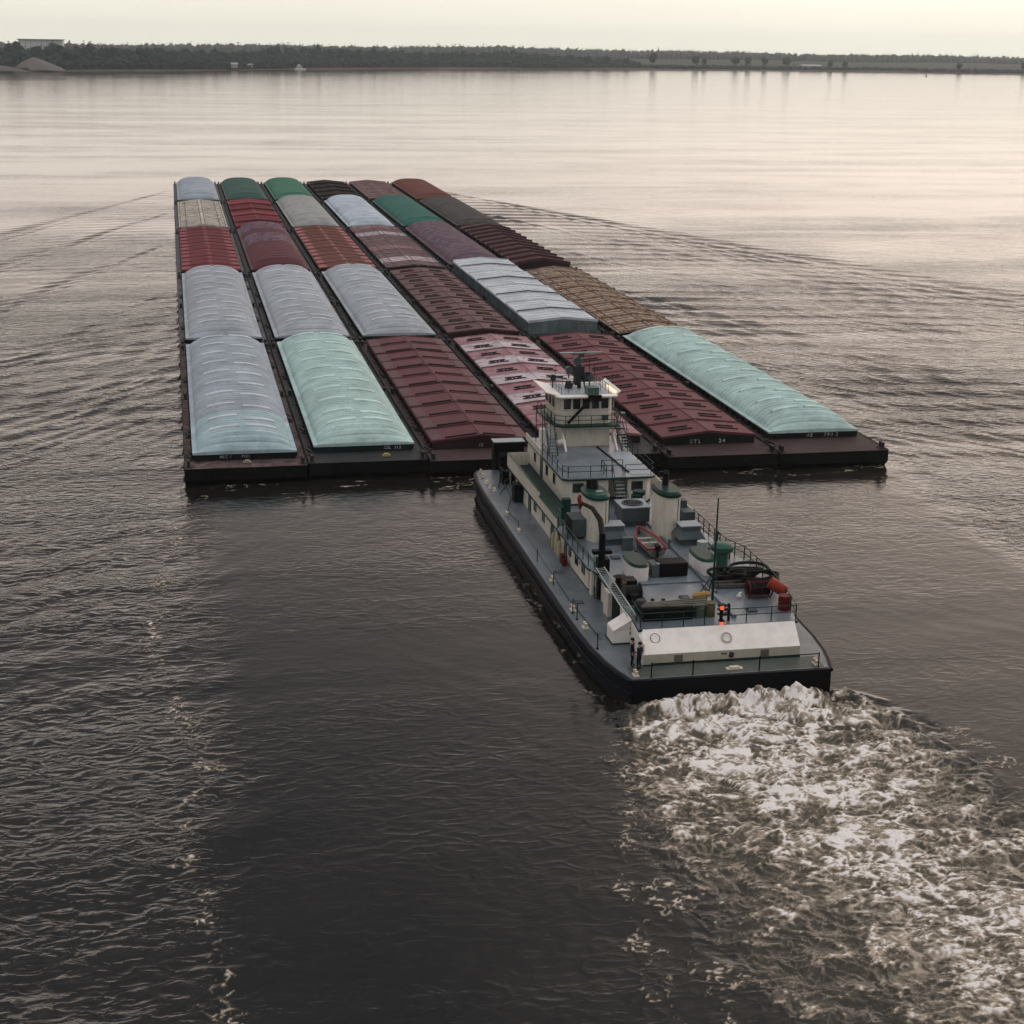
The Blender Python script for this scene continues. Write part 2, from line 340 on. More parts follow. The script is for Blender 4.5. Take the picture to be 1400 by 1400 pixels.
# water material
wm, nt, b = nodes('river_water')
geo = N(nt,'ShaderNodeNewGeometry')
af = N(nt,'ShaderNodeAttribute', attribute_name='foam'); aa = N(nt,'ShaderNodeAttribute', attribute_name='aerated'); ar = N(nt,'ShaderNodeAttribute', attribute_name='ripple')
P = geo.outputs['Position']
nf = noise(nt, 1.7, 5, .6, P, .9); nf.noise_type = 'RIDGED_MULTIFRACTAL'; nf.normalize = True; nf.inputs['Offset'].default_value = .9; nf.inputs['Gain'].default_value = 1.4
nfb = noise(nt, 1.4, 5, .65, P, .6); nf2 = noise(nt, .9, 4, .6, P)
fb_ = N(nt,'ShaderNodeMath', operation='MULTIPLY_ADD'); nt.links.new(nf.outputs[0], fb_.inputs[0]); fb_.inputs[1].default_value = .5; fb_.inputs[2].default_value = .72
fb2 = N(nt,'ShaderNodeMath', operation='MULTIPLY_ADD'); nt.links.new(nfb.outputs[0], fb2.inputs[0]); fb2.inputs[1].default_value = .9; fb2.inputs[2].default_value = .58
fg0 = N(nt,'ShaderNodeMath', operation='MULTIPLY'); nt.links.new(af.outputs['Fac'], fg0.inputs[0]); nt.links.new(fb_.outputs[0], fg0.inputs[1])
fg = N(nt,'ShaderNodeMath', operation='MULTIPLY'); nt.links.new(fg0.outputs[0], fg.inputs[0]); nt.links.new(fb2.outputs[0], fg.inputs[1])
fl = ramp(nt, fg.outputs[0], .06, 1.0)
nbig = noise(nt, .05, 4, .6, P)
deep = mix(nt, ramp(nt, nbig.outputs[0], .35, .65).outputs[0], (.0085,.0085,.0078), (.0165,.0145,.0125))
body = mix(nt, aa.outputs['Fac'], deep, (.10,.085,.058))
fcol = ramp(nt, fg.outputs[0], .12, 1.0, (.15,.125,.09,1), (.88,.83,.80,1)); e = fcol.color_ramp.elements.new(.5); e.color = (.42,.345,.265,1)
cover_ = ramp(nt, fg.outputs[0], .03, .30)
colr = mix(nt, cover_.outputs[0], body, fcol.outputs[0])
nt.links.new(colr, b.inputs['Base Color'])
rg = N(nt,'ShaderNodeMapRange'); nt.links.new(fl.outputs[0], rg.inputs[0]); rg.inputs[3].default_value = .10; rg.inputs[4].default_value = .7
rg2 = N(nt,'ShaderNodeMath', operation='MULTIPLY_ADD'); nt.links.new(aa.outputs['Fac'], rg2.inputs[0]); rg2.inputs[1].default_value = .35; nt.links.new(rg.outputs[0], rg2.inputs[2])
nt.links.new(rg2.outputs[0], b.inputs['Roughness']); b.inputs['IOR'].default_value = 1.33; b.inputs['Specular IOR Level'].default_value = .5
mp = N(nt,'ShaderNodeMapping'); nt.links.new(P, mp.inputs[0]); mp.inputs['Rotation'].default_value = (0,0,R(-18)); mp.inputs['Scale'].default_value = (.75,1.3,1)
n1 = noise(nt, .42, 3, .5, mp.outputs[0], .4); n2 = noise(nt, .95, 4, .5, mp.outputs[0], .5); n2.noise_type = 'RIDGED_MULTIFRACTAL'; n2.inputs['Offset'].default_value = 1.; n2.inputs['Gain'].default_value = 1.2; n2.normalize = True; n3 = noise(nt, .11, 2, .5, mp.outputs[0])
def ml_(a, k):
    q = N(nt,'ShaderNodeMath', operation='MULTIPLY'); nt.links.new(a, q.inputs[0])
    if isinstance(k,(int,float)): q.inputs[1].default_value = k
    else: nt.links.new(k, q.inputs[1])
    return q.outputs[0]
def ad_(a, c):
    q = N(nt,'ShaderNodeMath', operation='ADD'); nt.links.new(a, q.inputs[0]); nt.links.new(c, q.inputs[1]); return q.outputs[0]
hh = ad_(ad_(ml_(n1.outputs[0], .06), ml_(n2.outputs[0], .042)), ml_(n3.outputs[0], .16))
n4 = noise(nt, 3.0, 3, .55, mp.outputs[0], .3); hh = ad_(hh, ml_(n4.outputs[0], .02))
hh = ml_(hh, ar.outputs['Fac'])
mps = N(nt,'ShaderNodeMapping'); nt.links.new(P, mps.inputs[0]); mps.inputs['Rotation'].default_value = (0,0,R(10)); mps.inputs['Scale'].default_value = (.006,.035,1); ns = noise(nt, 1, 5, .62, mps.outputs[0], .5)
hh = ml_(hh, ramp(nt, ns.outputs[0], .42, .66, (.5,.5,.5,1), (2.3,2.3,2.3,1)).outputs[0])
hh = ad_(hh, ml_(ml_(nfb.outputs[0], aa.outputs['Fac']), .14))
hh = ad_(hh, ml_(fl.outputs[0], .06))
bu = N(nt,'ShaderNodeBump'); bu.inputs['Strength'].default_value = 1; bu.inputs['Distance'].default_value = 1
nt.links.new(hh, bu.inputs['Height']); nt.links.new(bu.outputs[0], b.inputs['Normal'])
me.materials.append(wm)
wo = bpy.data.objects.new('river_water', me); COL.objects.link(wo); tag(wo, None, None, kind='structure')

# ------------------------------------------------------------------ barges
ZD, ZC = 1.5, 2.22           # deck, top of the hatch coaming above the water
HW = 4.61
def arch_z(u, H):
    a = 4.2; q = min(1, abs(u)/a)
    return H*(1-q**2.5)**.62 if q < 1 else 0
def arch_section(L, H, hip0, hip1, nrib, rh=.15):
    """one lift cover: arched, cross-ribbed sheet with a flat flange; hips at the ends of the row"""
    mb = MB(); us = [-4.61,-4.42,-4.25,-4.2]+[ -4.2*math.cos(math.pi*i/26) for i in range(1,26)]+[4.2,4.25,4.42,4.61]
    ny = nrib*10; vs = []
    for j in range(ny+1):
        yv = L*j/ny; f = 1
        if hip0: t = min(1, yv/2.9); f *= math.sin(t*math.pi/2)**.75
        if hip1: t = min(1, (L-yv)/2.9); f *= math.sin(t*math.pi/2)**.75
        rb = .5-.5*math.cos(2*math.pi*nrib*j/ny); rb = min(1,max(0,(rb-.22)/.4))
        lip = .05 if (j <= 1 or j >= ny-1) else 0
        for u in us:
            z = arch_z(u, H)*f
            k = 1 if abs(u) < 4.3 else .25
            vs.append((u, yv, z+rh*rb*k*(.35+.65*min(1,z/.4))+lip*k+.03))
    n = len(us)
    fs = [(j*n+i, j*n+i+1, (j+1)*n+i+1, (j+1)*n+i) for j in range(ny) for i in range(n-1)]
    mb.add(vs, fs)
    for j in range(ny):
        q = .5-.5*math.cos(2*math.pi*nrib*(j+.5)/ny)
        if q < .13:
            for i in range(4, n-5): mb.m[j*(n-1)+i] = 1  # rib-valley faces take the darker paint, shade put into the colour
    # turned-down edge all round
    mb.box(-4.62,-4.56,0,L,-.12,.05); mb.box(4.56,4.62,0,L,-.12,.05)
    if hip0: mb.box(-4.56,4.56,-.03,.03,-.12,.06)
    if hip1: mb.box(-4.56,4.56,L-.03,L+.03,-.12,.06)
    return mb
def arch_pad(x0, x1, y0, w_, H):
    mb = MB(); n = 12; vs = []
    for j,(yy,dz) in enumerate(((y0,.06),(y0+.04,.33),(y0+w_-.04,.33),(y0+w_,.06))):
        for i in range(n+1):
            u = x0+(x1-x0)*i/n; vs.append((u, yy, arch_z(u,H)+dz))
    n1 = n+1
    fs = [(j*n1+i, j*n1+i+1, (j+1)*n1+i+1, (j+1)*n1+i) for j in range(3) for i in range(n)]
    fs += [(0,n1,2*n1,3*n1), (3*n1+n,2*n1+n,n1+n,n)]
    return mb.add(vs, fs)
def gable_z(u, H): return H*(1-abs(u)/HW)
def gable_section(L, H, lip=.11, step=0., ridgecap=True):
    mb = MB(); T = .16
    def strip(y0, y1, dz, x0=-HW, x1=HW):
        pts = [(-HW, 0), (0, H), (HW, 0)]
        vs = [(p[0], yy, p[1]+d) for yy in (y0,y1) for p in pts for d in (dz-T, dz)]
        # index: yy*6 + p*2 + d
        I = lambda a,p,d: a*6+p*2+d
        fs = []
        for p in (0,1):
            fs += [(I(0,p,1),I(0,p+1,1),I(1,p+1,1),I(1,p,1)), (I(0,p,0),I(1,p,0),I(1,p+1,0),I(0,p+1,0)),
                   (I(0,p,0),I(0,p+1,0),I(0,p+1,1),I(0,p,1)), (I(1,p,1),I(1,p+1,1),I(1,p+1,0),I(1,p,0))]
        fs += [(I(0,0,0),I(0,0,1),I(1,0,1),I(1,0,0)), (I(0,2,1),I(0,2,0),I(1,2,0),I(1,2,1))]
        mb.add(vs, fs)
    strip(.05, L-.05, .10+step)
    strip(.03, .17, .10+lip+step); strip(L-.19, L-.05, .10+lip+step)
    # skirt at the sides
    mb.box(-HW-.02,-HW+.06,.05,L-.05,-.12,.07+step); mb.box(HW-.06,HW+.02,.05,L-.05,-.12,.07+step)
    if ridgecap: mb.cbox((0,L/2,H+.115+step),(.16,L-.4,.06))
    return mb
def gslab(x0, x1, y0, y1, H, base, t, mb=None):
    mb = mb or MB()
    z = lambda u: gable_z(u,H)+base
    vs = [(x0,y0,z(x0)),(x1,y0,z(x1)),(x1,y1,z(x1)),(x0,y1,z(x0)),(x0,y0,z(x0)+t),(x1,y0,z(x1)+t),(x1,y1,z(x1)+t),(x0,y1,z(x0)+t)]
    return mb.add(vs, [(3,2,1,0),(4,5,6,7),(0,1,5,4),(1,2,6,5),(2,3,7,6),(3,0,4,7)])
def gable_end(H, step=0, t=.06):
    return MB().add([(-HW+.05,-t/2,-.1),(HW-.05,-t/2,-.1),(HW-.05,-t/2,.02+step),(0,-t/2,H+step),(-HW+.05,-t/2,.02+step),
                     (-HW+.05,t/2,-.1),(HW-.05,t/2,-.1),(HW-.05,t/2,.02+step),(0,t/2,H+step),(-HW+.05,t/2,.02+step)],
                    [(0,1,2,3,4),(9,8,7,6,5),(0,5,6,1),(1,6,7,2),(2,7,8,3),(3,8,9,4),(4,9,5,0)])
MESH = {}
def cached(key, fn, mat):
    if (key, mat.name) not in MESH: MESH[(key, mat.name)] = fn()
    return MESH[(key, mat.name)]
def child(name, me, parent, loc=(0,0,0), label=None):
    o = bpy.data.objects.new(name, me); COL.objects.link(o); o.parent = parent; o.location = loc
    if label: o['label'] = label
    return o
def text_mesh(txt, size, mat, name='lettering', extrude=.01, space=1.0):
    cu = bpy.data.curves.new('t','FONT'); cu.body = txt; cu.size = size; cu.extrude = extrude; cu.align_x = 'CENTER'; cu.space_character = space; cu.offset = .012*size
    o = bpy.data.objects.new('t', cu); COL.objects.link(o); dg = bpy.context.evaluated_depsgraph_get(); dg.update()
    me = bpy.data.meshes.new_from_object(o.evaluated_get(dg)); me.name = name
    bpy.data.objects.remove(o); bpy.data.curves.remove(cu); me.materials.clear(); me.materials.append(mat); return me

hull_black = paint('hull_black',(.005,.005,.005),.6,.3,.35,(.03,.014,.01))
deck_dark = paint('deck_dark',(.035,.037,.04),.6,.35,.4,(.06,.03,.02))
deck_grey = paint('deck_grey',(.11,.12,.125),.6,.3,.3,(.07,.04,.03))
deck_rust = paint('deck_rust',(.15,.105,.095),.7,.45,.7,(.035,.022,.02))
deck_maroon = paint('deck_maroon',(.06,.038,.037),.65,.25,.35,(.04,.025,.022))
coam_dark = paint('coaming_dark',(.011,.013,.013),.6,.3,.3,(.03,.015,.01))
coam_maroon = paint('coaming_maroon',(.035,.018,.02),.6,.25,.2)
coam_green = paint('coaming_green',(.014,.03,.028),.6,.25,.2)
coam_grey = paint('coaming_grey',(.15,.19,.2),.6,.25,.3)
letter_white = paint('lettering_white',(.45,.45,.45),.6,.35)
steel_dark = paint('steel_dark',(.03,.03,.03),.5,.3,.3)
jmar = paint('joint_maroon',(.05,.02,.024))
blouv_ = paint('joint_grey',(.07,.085,.09))
slot_dark = paint('slot_dark',(.030,.013,.016),.7,.2)
def rust_hull(): pass
# colours of the covers
K = dict(
 blue=('cover_blue_grey',(.42,.475,.53),{}), lav=('cover_lavender_grey',(.45,.48,.52),{}), pale=('cover_pale_blue',(0.567,0.634,0.716),{}),
 grey=('cover_warm_grey',(0.390,0.390,0.377),{}), aqua=('cover_aqua',(.49,.655,.62),{}), teal=('cover_faded_aqua',(.42,.55,.585),{}),
 dgreen=('cover_dark_green',(.05,.115,.10),{}), green=('cover_green',(.06,.20,.13),{}), tgreen=('cover_teal_green',(.04,.155,.125),{}),
 purple=('cover_purple',(.13,.055,.075),dict(fade=.6,fadecol=(.17,.14,.20))), plum=('cover_plum',(.13,.085,.11),dict(fade=.5,fadecol=(.22,.13,.17))),
 redbrown=('cover_red_brown',(.18,.05,.04),dict(fade=.3,fadecol=(.09,.07,.05))), darkbrown=('cover_dark_brown',(.075,.062,.062),dict(fade=.4,fadecol=(.08,.09,.075))),
 maroon=('cover_maroon',(.125,.036,.046),dict(rust=.15)), stl=('cover_wine',(.155,.045,.056),dict(rust=.15)), mar2=('cover_brown_maroon',(.125,.062,.065),dict(rust=.25)),
 red=('cover_dark_red',(.19,.035,.045),{}), red2=('cover_bright_red',(0.288,0.060,0.072),{}), orange=('cover_rust_brown',(.175,.06,.045),{}),
 pink=('cover_faded_rose',(0.310,0.144,0.155),dict(fade=.5,fadecol=(.36,.24,.27))), white=('cover_bleached',(0.587,0.512,0.550),dict(fade=.4,fadecol=(.3,.17,.18))),
 plaid=('cover_cream',(.72,.66,.55),dict(fade=.45,fadecol=(.22,.26,.27))), pinkplaid=('cover_mauve_brown',(.15,.09,.095),dict(fade=.4,fadecol=(.28,.2,.21))),
 lgrey=('cover_light_grey',(0.611,0.650,0.689),dict(rust=.1)), tan=('cover_rusty_tan',(.46,.38,.29),dict(rust=.8,rustcol=(.22,.10,.045),fade=.5,fadecol=(.30,.28,.25))),
 black=('cover_black_brown',(.028,.022,.018),{}), tooth=('cover_dark_maroon',(.085,.035,.04),dict(rust=.2)), rose=('cover_rose',(0.390,0.130,0.143),{}), padblue=('pad_pale',(.60,.64,.68),{}), padaqua=('pad_pale_aqua',(.60,.76,.72),{}))
def cm(k):
    n, c, kw = K[k]; return paint(n, c, **dict(dict(rough=.6,var=.16,spec=.14,grime=.5), **kw))

def cm_shade(k):
    n, c, kw = K[k]; return paint(n+'_rib_shade', tuple(q*.62 for q in c), rough=.7, var=.2, spec=.1, grime=.4)  # darkened copy of the cover paint, painted shade for the rib valleys
def hull_mesh(L, raked, mats):
    mb = MB(); w_ = 5.335
    zb = -1.5
    if raked:   # far end swept up
        prof = [(0,ZD),(0,.2),(.9,zb),(L-7,zb),(L-.3,.4),(L,ZD)]
    else: prof = [(0,ZD),(0,.45),(.7,-.1),(1.3,zb),(L-.05,zb),(L-.05,ZD)]
    n = len(prof)
    ws = w_-.0
    vs = [(-ws,yv,z) for yv,z in prof]+[(ws,yv,z) for yv,z in prof]
    fs = [tuple(range(n)), tuple(range(2*n-1,n-1,-1))]+[(i,n+i,n+(i+1)%n,(i+1)%n) for i in range(n)]
    mb.add(vs, fs, 0)
    # rubbing strakes proud of the side
    for s_ in (-1,1):
        mb.box(s_*w_-.06, s_*w_+.06, .25, L-.4, ZD-.22, ZD-.06, 0)
        mb.box(s_*w_-.05, s_*w_+.05, 1.0, L-1.5, .55, .68, 0)
    return mb
def deck_mesh(L):
    mb = MB(); z = ZD+.006; w_ = 5.33
    mb.box(-w_,w_,.005,L-.06,ZD+.002,z+.02)
    for s_ in (-1,1): mb.box(s_*w_-.03 if s_>0 else -w_-.0, s_*w_+.0 if s_>0 else -w_+.03, .02, L-.1, z+.02, z+.09)   # gunwale bar
    return mb
def fitting_timber(x0, y0):
    mb = MB()
    for d in (-.28,.28):
        mb.tube([(x0,y0+d,ZD),(x0,y0+d,ZD+.55)],.15,10); mb.tube([(x0,y0+d,ZD+.5),(x0,y0+d,ZD+.6)],.19,10)
    mb.cbox((x0,y0,ZD+.06),(.55,1.1,.08)); return mb
def make_barge(c, r, kind, colour, label, y0, L, cov0, cov1, name='hopper_barge', dk=deck_dark, coam=coam_dark, raked=False, hull=hull_black, opts=None, nsec=None):
    o_ = opts or {}
    x0 = (c-3.5)*10.85
    root = thing(name, (x0, y0, 0), label, 'barge', 'covered hopper barges lashed into one tow')
    ky = round(L,2)
    child('hull', cached(('hull',ky,raked), lambda: hull_mesh(L,raked,None).mesh('hull', [hull]), hull), root)
    child('deck', cached(('deck',ky), lambda: deck_mesh(L).mesh('deck', [dk]), dk), root)
    # coaming
    a, b_ = cov0-y0, cov1-y0; zc = o_.get('zc', ZC)
    mb = MB(); t = .08
    mb.box(-4.5,4.5,a+.08,a+.08+t,ZD+.03,zc-.02); mb.box(-4.5,4.5,b_-.08-t,b_-.08,ZD+.03,zc-.02)
    mb.box(-4.5,-4.5+t,a+.17,b_-.17,ZD+.03,zc-.02); mb.box(4.5-t,4.5,a+.17,b_-.17,ZD+.03,zc-.02)
    yy = a+1.
    while yy < b_-.5:
        for s_ in (-1,1): mb.box(s_*4.5 if s_>0 else -4.72, 4.72 if s_>0 else -4.5, yy, yy+.06, ZD+.03, zc-.12)
        yy += 1.6 if r >= 4 else 3.2
    mb.box(-4.66,-4.5,a+.1,b_-.1,zc-.12,zc-.05); mb.box(4.5,4.66,a+.1,b_-.1,zc-.12,zc-.05)
    if r >= 4:
        for i in range(8): mb.box(-4.2+i*1.2-.03,-4.2+i*1.2+.03,a-.02,a+.08,ZD+.03,zc-.1)
    if r < 4: mb.tube([(-4.1,a,zc-.4),(4.1,a,zc-.4)],.05,6)
    me_ = mb.mesh('coaming',[coam]); child('coaming', me_, root)
    # fittings along the deck
    for s_ in (-1,1):
        for yy in ((.9, L-1.2) if r < 4 else (.9, L*.5, L-1.2)):
            child('timberhead', cached(('tim',s_), lambda: fitting_timber(s_*5.0,0).mesh('timberhead',[steel_dark]), steel_dark), root, (0,yy,0))
    if r >= 4:
        for q_, (s_, yy) in enumerate(((-1,L*.22),(1,L*.31),(-1,L*.66),(1,L*.78),(1,L-4),(-1,4.2))):
            def gear():
                g = MB().cbox((0,0,ZD+.14),(.16,1.5,.14),rz=.25).tube([(0,.7,ZD+.12),(.2,1.5,ZD+.08),(-.1,2.3,ZD+.05)],.05,6); g.torus((.05,-1.1,ZD+.08),.24,.05,14,6); return g.mesh('ratchet_gear',[steel_dark])
            child('ratchet_gear', cached('gear', gear, steel_dark), root, (s_*4.95,yy,0))
        yy = 3
        while yy < L-3:
            for s_ in (-1,1): child('manhole_cover', cached('mh', lambda: MB().tube([(0,0,ZD+.02),(0,0,ZD+.07)],.2,10).mesh('manhole_cover',[steel_dark]), steel_dark), root, (s_*4.95,yy,0))
            yy += 7.2
    LT = b_-a
    if nsec is None: nsec = 10
    sl = LT/nsec
    H = o_.get('H', 1.38 if kind == 'arch' else .48)
    z0 = zc
    for i in range(nsec):
        last = i == nsec-1; first = i == 0
        ck = colour
        if 'per' in o_ and i in o_['per']: ck = o_['per'][i]
        mat = cm(ck)
        yo = a+i*sl; lab = o_.get('lab', {}).get(i)
        if kind == 'arch':
            nr_ = o_.get('nr', 6 if r >= 4 else 3)+0
            me_ = cached(('arch',round(sl,2),first,last,nr_,H,r>=4), lambda: arch_section(sl,H,first,last,nr_,.15 if r >= 4 else .26).mesh('cover',[mat, cm_shade(ck)],smooth=40), mat)
            cv = child('cover', me_, root, (0,yo,z0), lab)
            if o_.get('pads', True) and (r >= 4 or 'padm' in o_):
                pm = cm(o_.get('padm','padblue'))
                yl, yr_ = (.42, .62) if not first else (.62,.62)
                if last: yl = yr_ = .3
                for nm,(xa,xb,yy) in (('l',(-3.0,-.35,sl*yl)),('r',(.35,3.0,sl*(yr_-.5 if not first and not last else yr_)))):
                    child('lifting_pad', cached(('pad',nm,round(yy,2),H), lambda: arch_pad(xa,xb,yy,.72,H).mesh('lifting_pad',[pm],smooth=30), pm), cv)
        else:
            st = .26*(i%2) if kind == 'gstep' else (o_['steps'][i] if 'steps' in o_ else .03*(i%2))
            lip = o_.get('lip', .07)
            me_ = cached(('gab',round(sl,2),H,lip,st,kind), lambda: gable_section(sl,H,lip,st).mesh('cover',[mat]), mat)
            cv = child('cover', me_, root, (0,yo,z0), lab); b0 = .10+st
            if kind == 'gH':
                for s_ in (-1,1):
                    mb = MB(); xa, xb = sorted((s_*1.15,s_*3.45)); xm_ = (xa+xb)/2
                    gslab(xa,xb,sl*.36,sl*.36+.22,H,b0,.09,mb); gslab(xa+.2,xb-.2,sl*.58,sl*.58+.2,H,b0,.09,mb); gslab(xm_-.1,xm_+.1,sl*.36+.22,sl*.58,H,b0,.06,mb); gslab(xa+.35,xm_-.3,sl*.36+.22,sl*.58,H,b0,.02,mb); gslab(xm_+.3,xb-.35,sl*.36+.22,sl*.58,H,b0,.02,mb)
                    child('lifting_frame', cached(('gHh',round(sl,2),st,s_), lambda: mb.mesh('lifting_frame',[slot_dark]), slot_dark), cv)
            if kind == 'gslot':
                pm = cm('mar2')
                for s_ in (-1,1):
                    child('lifting_bar', cached(('gs',round(sl,2),st,s_), lambda: gslab(*sorted((s_*.3,s_*3.3)),sl*.12,sl*.12+.2,H,b0,.12).mesh('lifting_bar',[slot_dark]), slot_dark), cv)
                    child('edge_plate', cached(('ge',round(sl,2),st,s_), lambda: gslab(*sorted((s_*3.55,s_*4.55)),sl*.1,sl*.94,H,b0,.03).mesh('edge_plate',[pm]), pm), cv)
            if kind == 'gpads':
                pm = cm(o_.get('padm','rose'))
                for s_ in (-1,1):
                    child('edge_pad', cached(('gp',round(sl,2),st,s_), lambda: gslab(*sorted((s_*3.5,s_*4.5)),sl*.18,sl*.72,H,b0,.06).mesh('edge_pad',[pm]), pm), cv)
                child('ridge_pad', cached(('gr',round(sl,2),st), lambda: MB().cbox((0,sl*.45,H+b0+.06),(.3,sl*.45,.08)).mesh('ridge_pad',[pm]), pm), cv)
                mb = MB()
                for s_ in (-1,1):
                    for q in (.25,.6): gslab(*sorted((s_*.4,s_*3.2)),sl*q,sl*q+.12,H,b0,.06,mb)
                child('stiffener', cached(('gq',round(sl,2),st), lambda: mb.mesh('stiffener',[mat]), mat), cv)
            if kind == 'gplaid':
                pm = cm(o_.get('line','mar2')); mb = MB()
                for s_ in (-1,1):
                    for xx in (.3, 3.1, 4.25): gslab(*sorted((s_*xx,s_*(xx+.14))),.2,sl-.2,H,b0,.05,mb)
                    for q in (.33,.66): gslab(*sorted((s_*.5,s_*4.2)),sl*q,sl*q+.16,H,b0,.04,mb)
                child('stiffener', cached(('gpl',round(sl,2),st), lambda: mb.mesh('stiffener',[pm]), pm), cv)
            if kind == 'gtooth':
                mb = MB(); gslab(-HW-.1,0,sl*.02,sl*.1,H,b0,.34,mb); gslab(0,HW+.1,sl*.02,sl*.1,H,b0,.34,mb)
                gslab(-4.2,-.4,sl*.5,sl*.56,H,b0,.1,mb); gslab(.4,4.2,sl*.5,sl*.56,H,b0,.1,mb)
                child('joint_beam', cached(('gt',round(sl,2),st), lambda: mb.mesh('joint_beam',[mat]), mat), cv)
            if kind in ('gstepc','gH','gslot') and i:
                child('joint_strip', cached(('js',round(sl,2),st), lambda: gslab(0,HW,-.02,.14,H,b0,lip+.02,gslab(-HW,0,-.02,.14,H,b0,lip+.02)).mesh('joint_strip',[blouv_ if kind == 'gstepc' else jmar]), blouv_ if kind == 'gstepc' else jmar), cv)
            if kind == 'gstepc' or kind == 'gstep':
                mb = MB()
                for s_ in (-1,1):
                    for q in (.25,.5,.75): gslab(*sorted((s_*.2,s_*4.4)),sl*q,sl*q+.08,H,b0,.05,mb)
                child('stiffener', cached(('gst',round(sl,2),st), lambda: mb.mesh('stiffener',[mat]), mat), cv)
    if kind != 'arch':
        mat = cm(o_['end'] if 'end' in o_ else colour)
        for nm, yy, st in (('rear', a+.09, 0 if 'steps' not in o_ else o_['steps'][0]), ('fore', b_-.09, 0)):
            child('end_plate', MB.mesh(gable_end(H+.03, st),'end_plate',[coam if r >= 3 else mat]), root, (0,yy,z0))
    return root

ROW = {1:(236.2,52.0),2:(180.3,55.4),3:(120.2,59.6),4:(59.3,60.4),5:(0.2,58.7)}
COV = {1:(238,283.3),2:(182.6,234.2),3:(121.8,179.3),4:(60.9,118.4),5:(4.3,57)}
SPEC = {
 (1,1):('arch','blue','small pale blue-grey arched barge in the far left corner of the tow',dict(pads=False)),
 (1,2):('gplaid','plaid','barge with cream and grey checked steel covers',dict(line='mar2',H=.55)),
 (1,3):('gpads','red','dark red gabled barge with pale red edge pads, directly behind the cream checked barge',dict(padm='red2')),
 (1,4):('arch','lav','lavender-grey arched barge in the leftmost column, behind the dark red gabled barge',dict()),
 (1,5):('arch','blue','grey-blue arched barge at the near left corner, faded aqua at one end',dict(per={0:'teal',1:'teal'},dk=deck_rust)),
 (2,1):('arch','dgreen','darkest green arched barge at the head of the second column from the left',dict(pads=False,H=1.2)),
 (2,2):('gstep','red2','bright red barge with its covers stacked in steps, behind the darkest green barge',dict(steps=[.0,.0,.62,.62,.05,.05,.05,.6,.6],per={0:'red',1:'red',4:'red',5:'red',6:'red'},H=.5)),
 (2,3):('arch','purple','purple and maroon ribbed arched barge behind the stepped red barge',dict(pads=False,per={0:'maroon',1:'maroon',2:'maroon',3:'maroon',6:'maroon'},lab={})),
 (2,4):('arch','lav','lavender-grey arched barge between two other grey ones, behind the purple ribbed barge',dict()),
 (2,5):('arch','aqua','pale aqua arched barge lettered CSL 313, beside the grey-blue corner barge',dict(padm='padaqua',coam=coam_green)),
 (3,1):('arch','green','brighter green arched barge in the front row, left of the black-brown barge',dict(pads=False,H=1.2)),
 (3,2):('arch','grey','warm grey arched barge directly behind the brighter green barge of the front row',dict(pads=False)),
 (3,3):('gpads','orange','rusty brown gabled barge with rows of salmon pads along its edges',dict(padm='rose')),
 (3,4):('arch','lav','lavender-grey arched barge directly behind the rusty brown gabled barge with salmon pads',dict()),
 (3,5):('gslot','maroon','maroon gabled barge with long dark lifting bars, touching the towboat bow',dict(dk=deck_maroon,coam=coam_maroon)),
 (4,1):('gstep','black','black-brown stepped barge in the front row',dict(steps=[.1,.1,.5,.5,.5,.1,.4,.4,.4],H=.5)),
 (4,2):('arch','pale','pale blue arched barge directly behind the black-brown stepped barge',dict(pads=False)),
 (4,3):('gplaid','pinkplaid','mauve-brown gabled barge with bleached stripes, behind the pale blue arched barge',dict(line='tooth',per={1:'white',4:'pink',8:'white',10:'pink'})),
 (4,4):('gH','mar2','brown-maroon gabled barge between the mauve striped barge and the faded rose barge',dict(coam=coam_maroon)),
 (4,5):('gH','pink','faded rose barge with several bleached white covers, just beyond the pilothouse',dict(per={1:'pink',3:'white',5:'white',7:'white',9:'white'},dk=deck_dark,coam=coam_maroon)),
 (5,1):('gplaid','pinkplaid','small mauve checked barge in the front row, left of the red-brown one',dict(line='pink',H=.5)),
 (5,2):('arch','tgreen','teal green arched barge behind the mauve checked one',dict(pads=False)),
 (5,3):('arch','plum','plum ribbed arched barge between the teal green and the light grey barges',dict(pads=False)),
 (5,4):('gstepc','lgrey','light grey flat-gabled barge with tall ribbed grey coaming sides',dict(lip=.16,coam=coam_grey,zc=3.05,H=.42,end='lgrey',steps=[.0,.12,.0,.12,.0,.12,.0,.12])),
 (5,5):('gH','stl','wine-red gabled barge lettered STL 24 at its near end',dict(coam=coam_dark,dk=deck_maroon)),
 (6,1):('arch','redbrown','red-brown barge at the far right corner of the tow',dict(pads=False,H=.9)),
 (6,2):('arch','darkbrown','dark grey-brown barge in the right column behind the red-brown corner barge',dict(pads=False,H=.9)),
 (6,3):('gtooth','tooth','dark maroon barge with saw-toothed cover joints on the right edge of the tow',dict(H=.75,coam=coam_maroon)),
 (6,4):('gplaid','tan','rusty tan barge with worn patchy covers on the right edge of the tow',dict(line='tooth',H=.6,lip=.2)),
 (6,5):('arch','aqua','long pale aqua arched barge lettered AE 790 2, at the near right corner',dict(padm='padaqua',dk=deck_maroon)),
}
NS = {('gH'):11,('gslot'):11,('gpads'):12,('gplaid'):11,('gtooth'):11,('gstepc'):8,('gstep'):9}
adj = {(5,4):(63.2,122.2),(6,4):(58.6,115.9),(5,5):(2.9,57.0),(6,5):(3.9,56.9),(1,3):(121,183.3),(1,2):(184.9,231.7),(6,3):(123.9,179.3),(1,5):(3.0,56.9),(2,5):(4.5,57.4)}
BG = {}
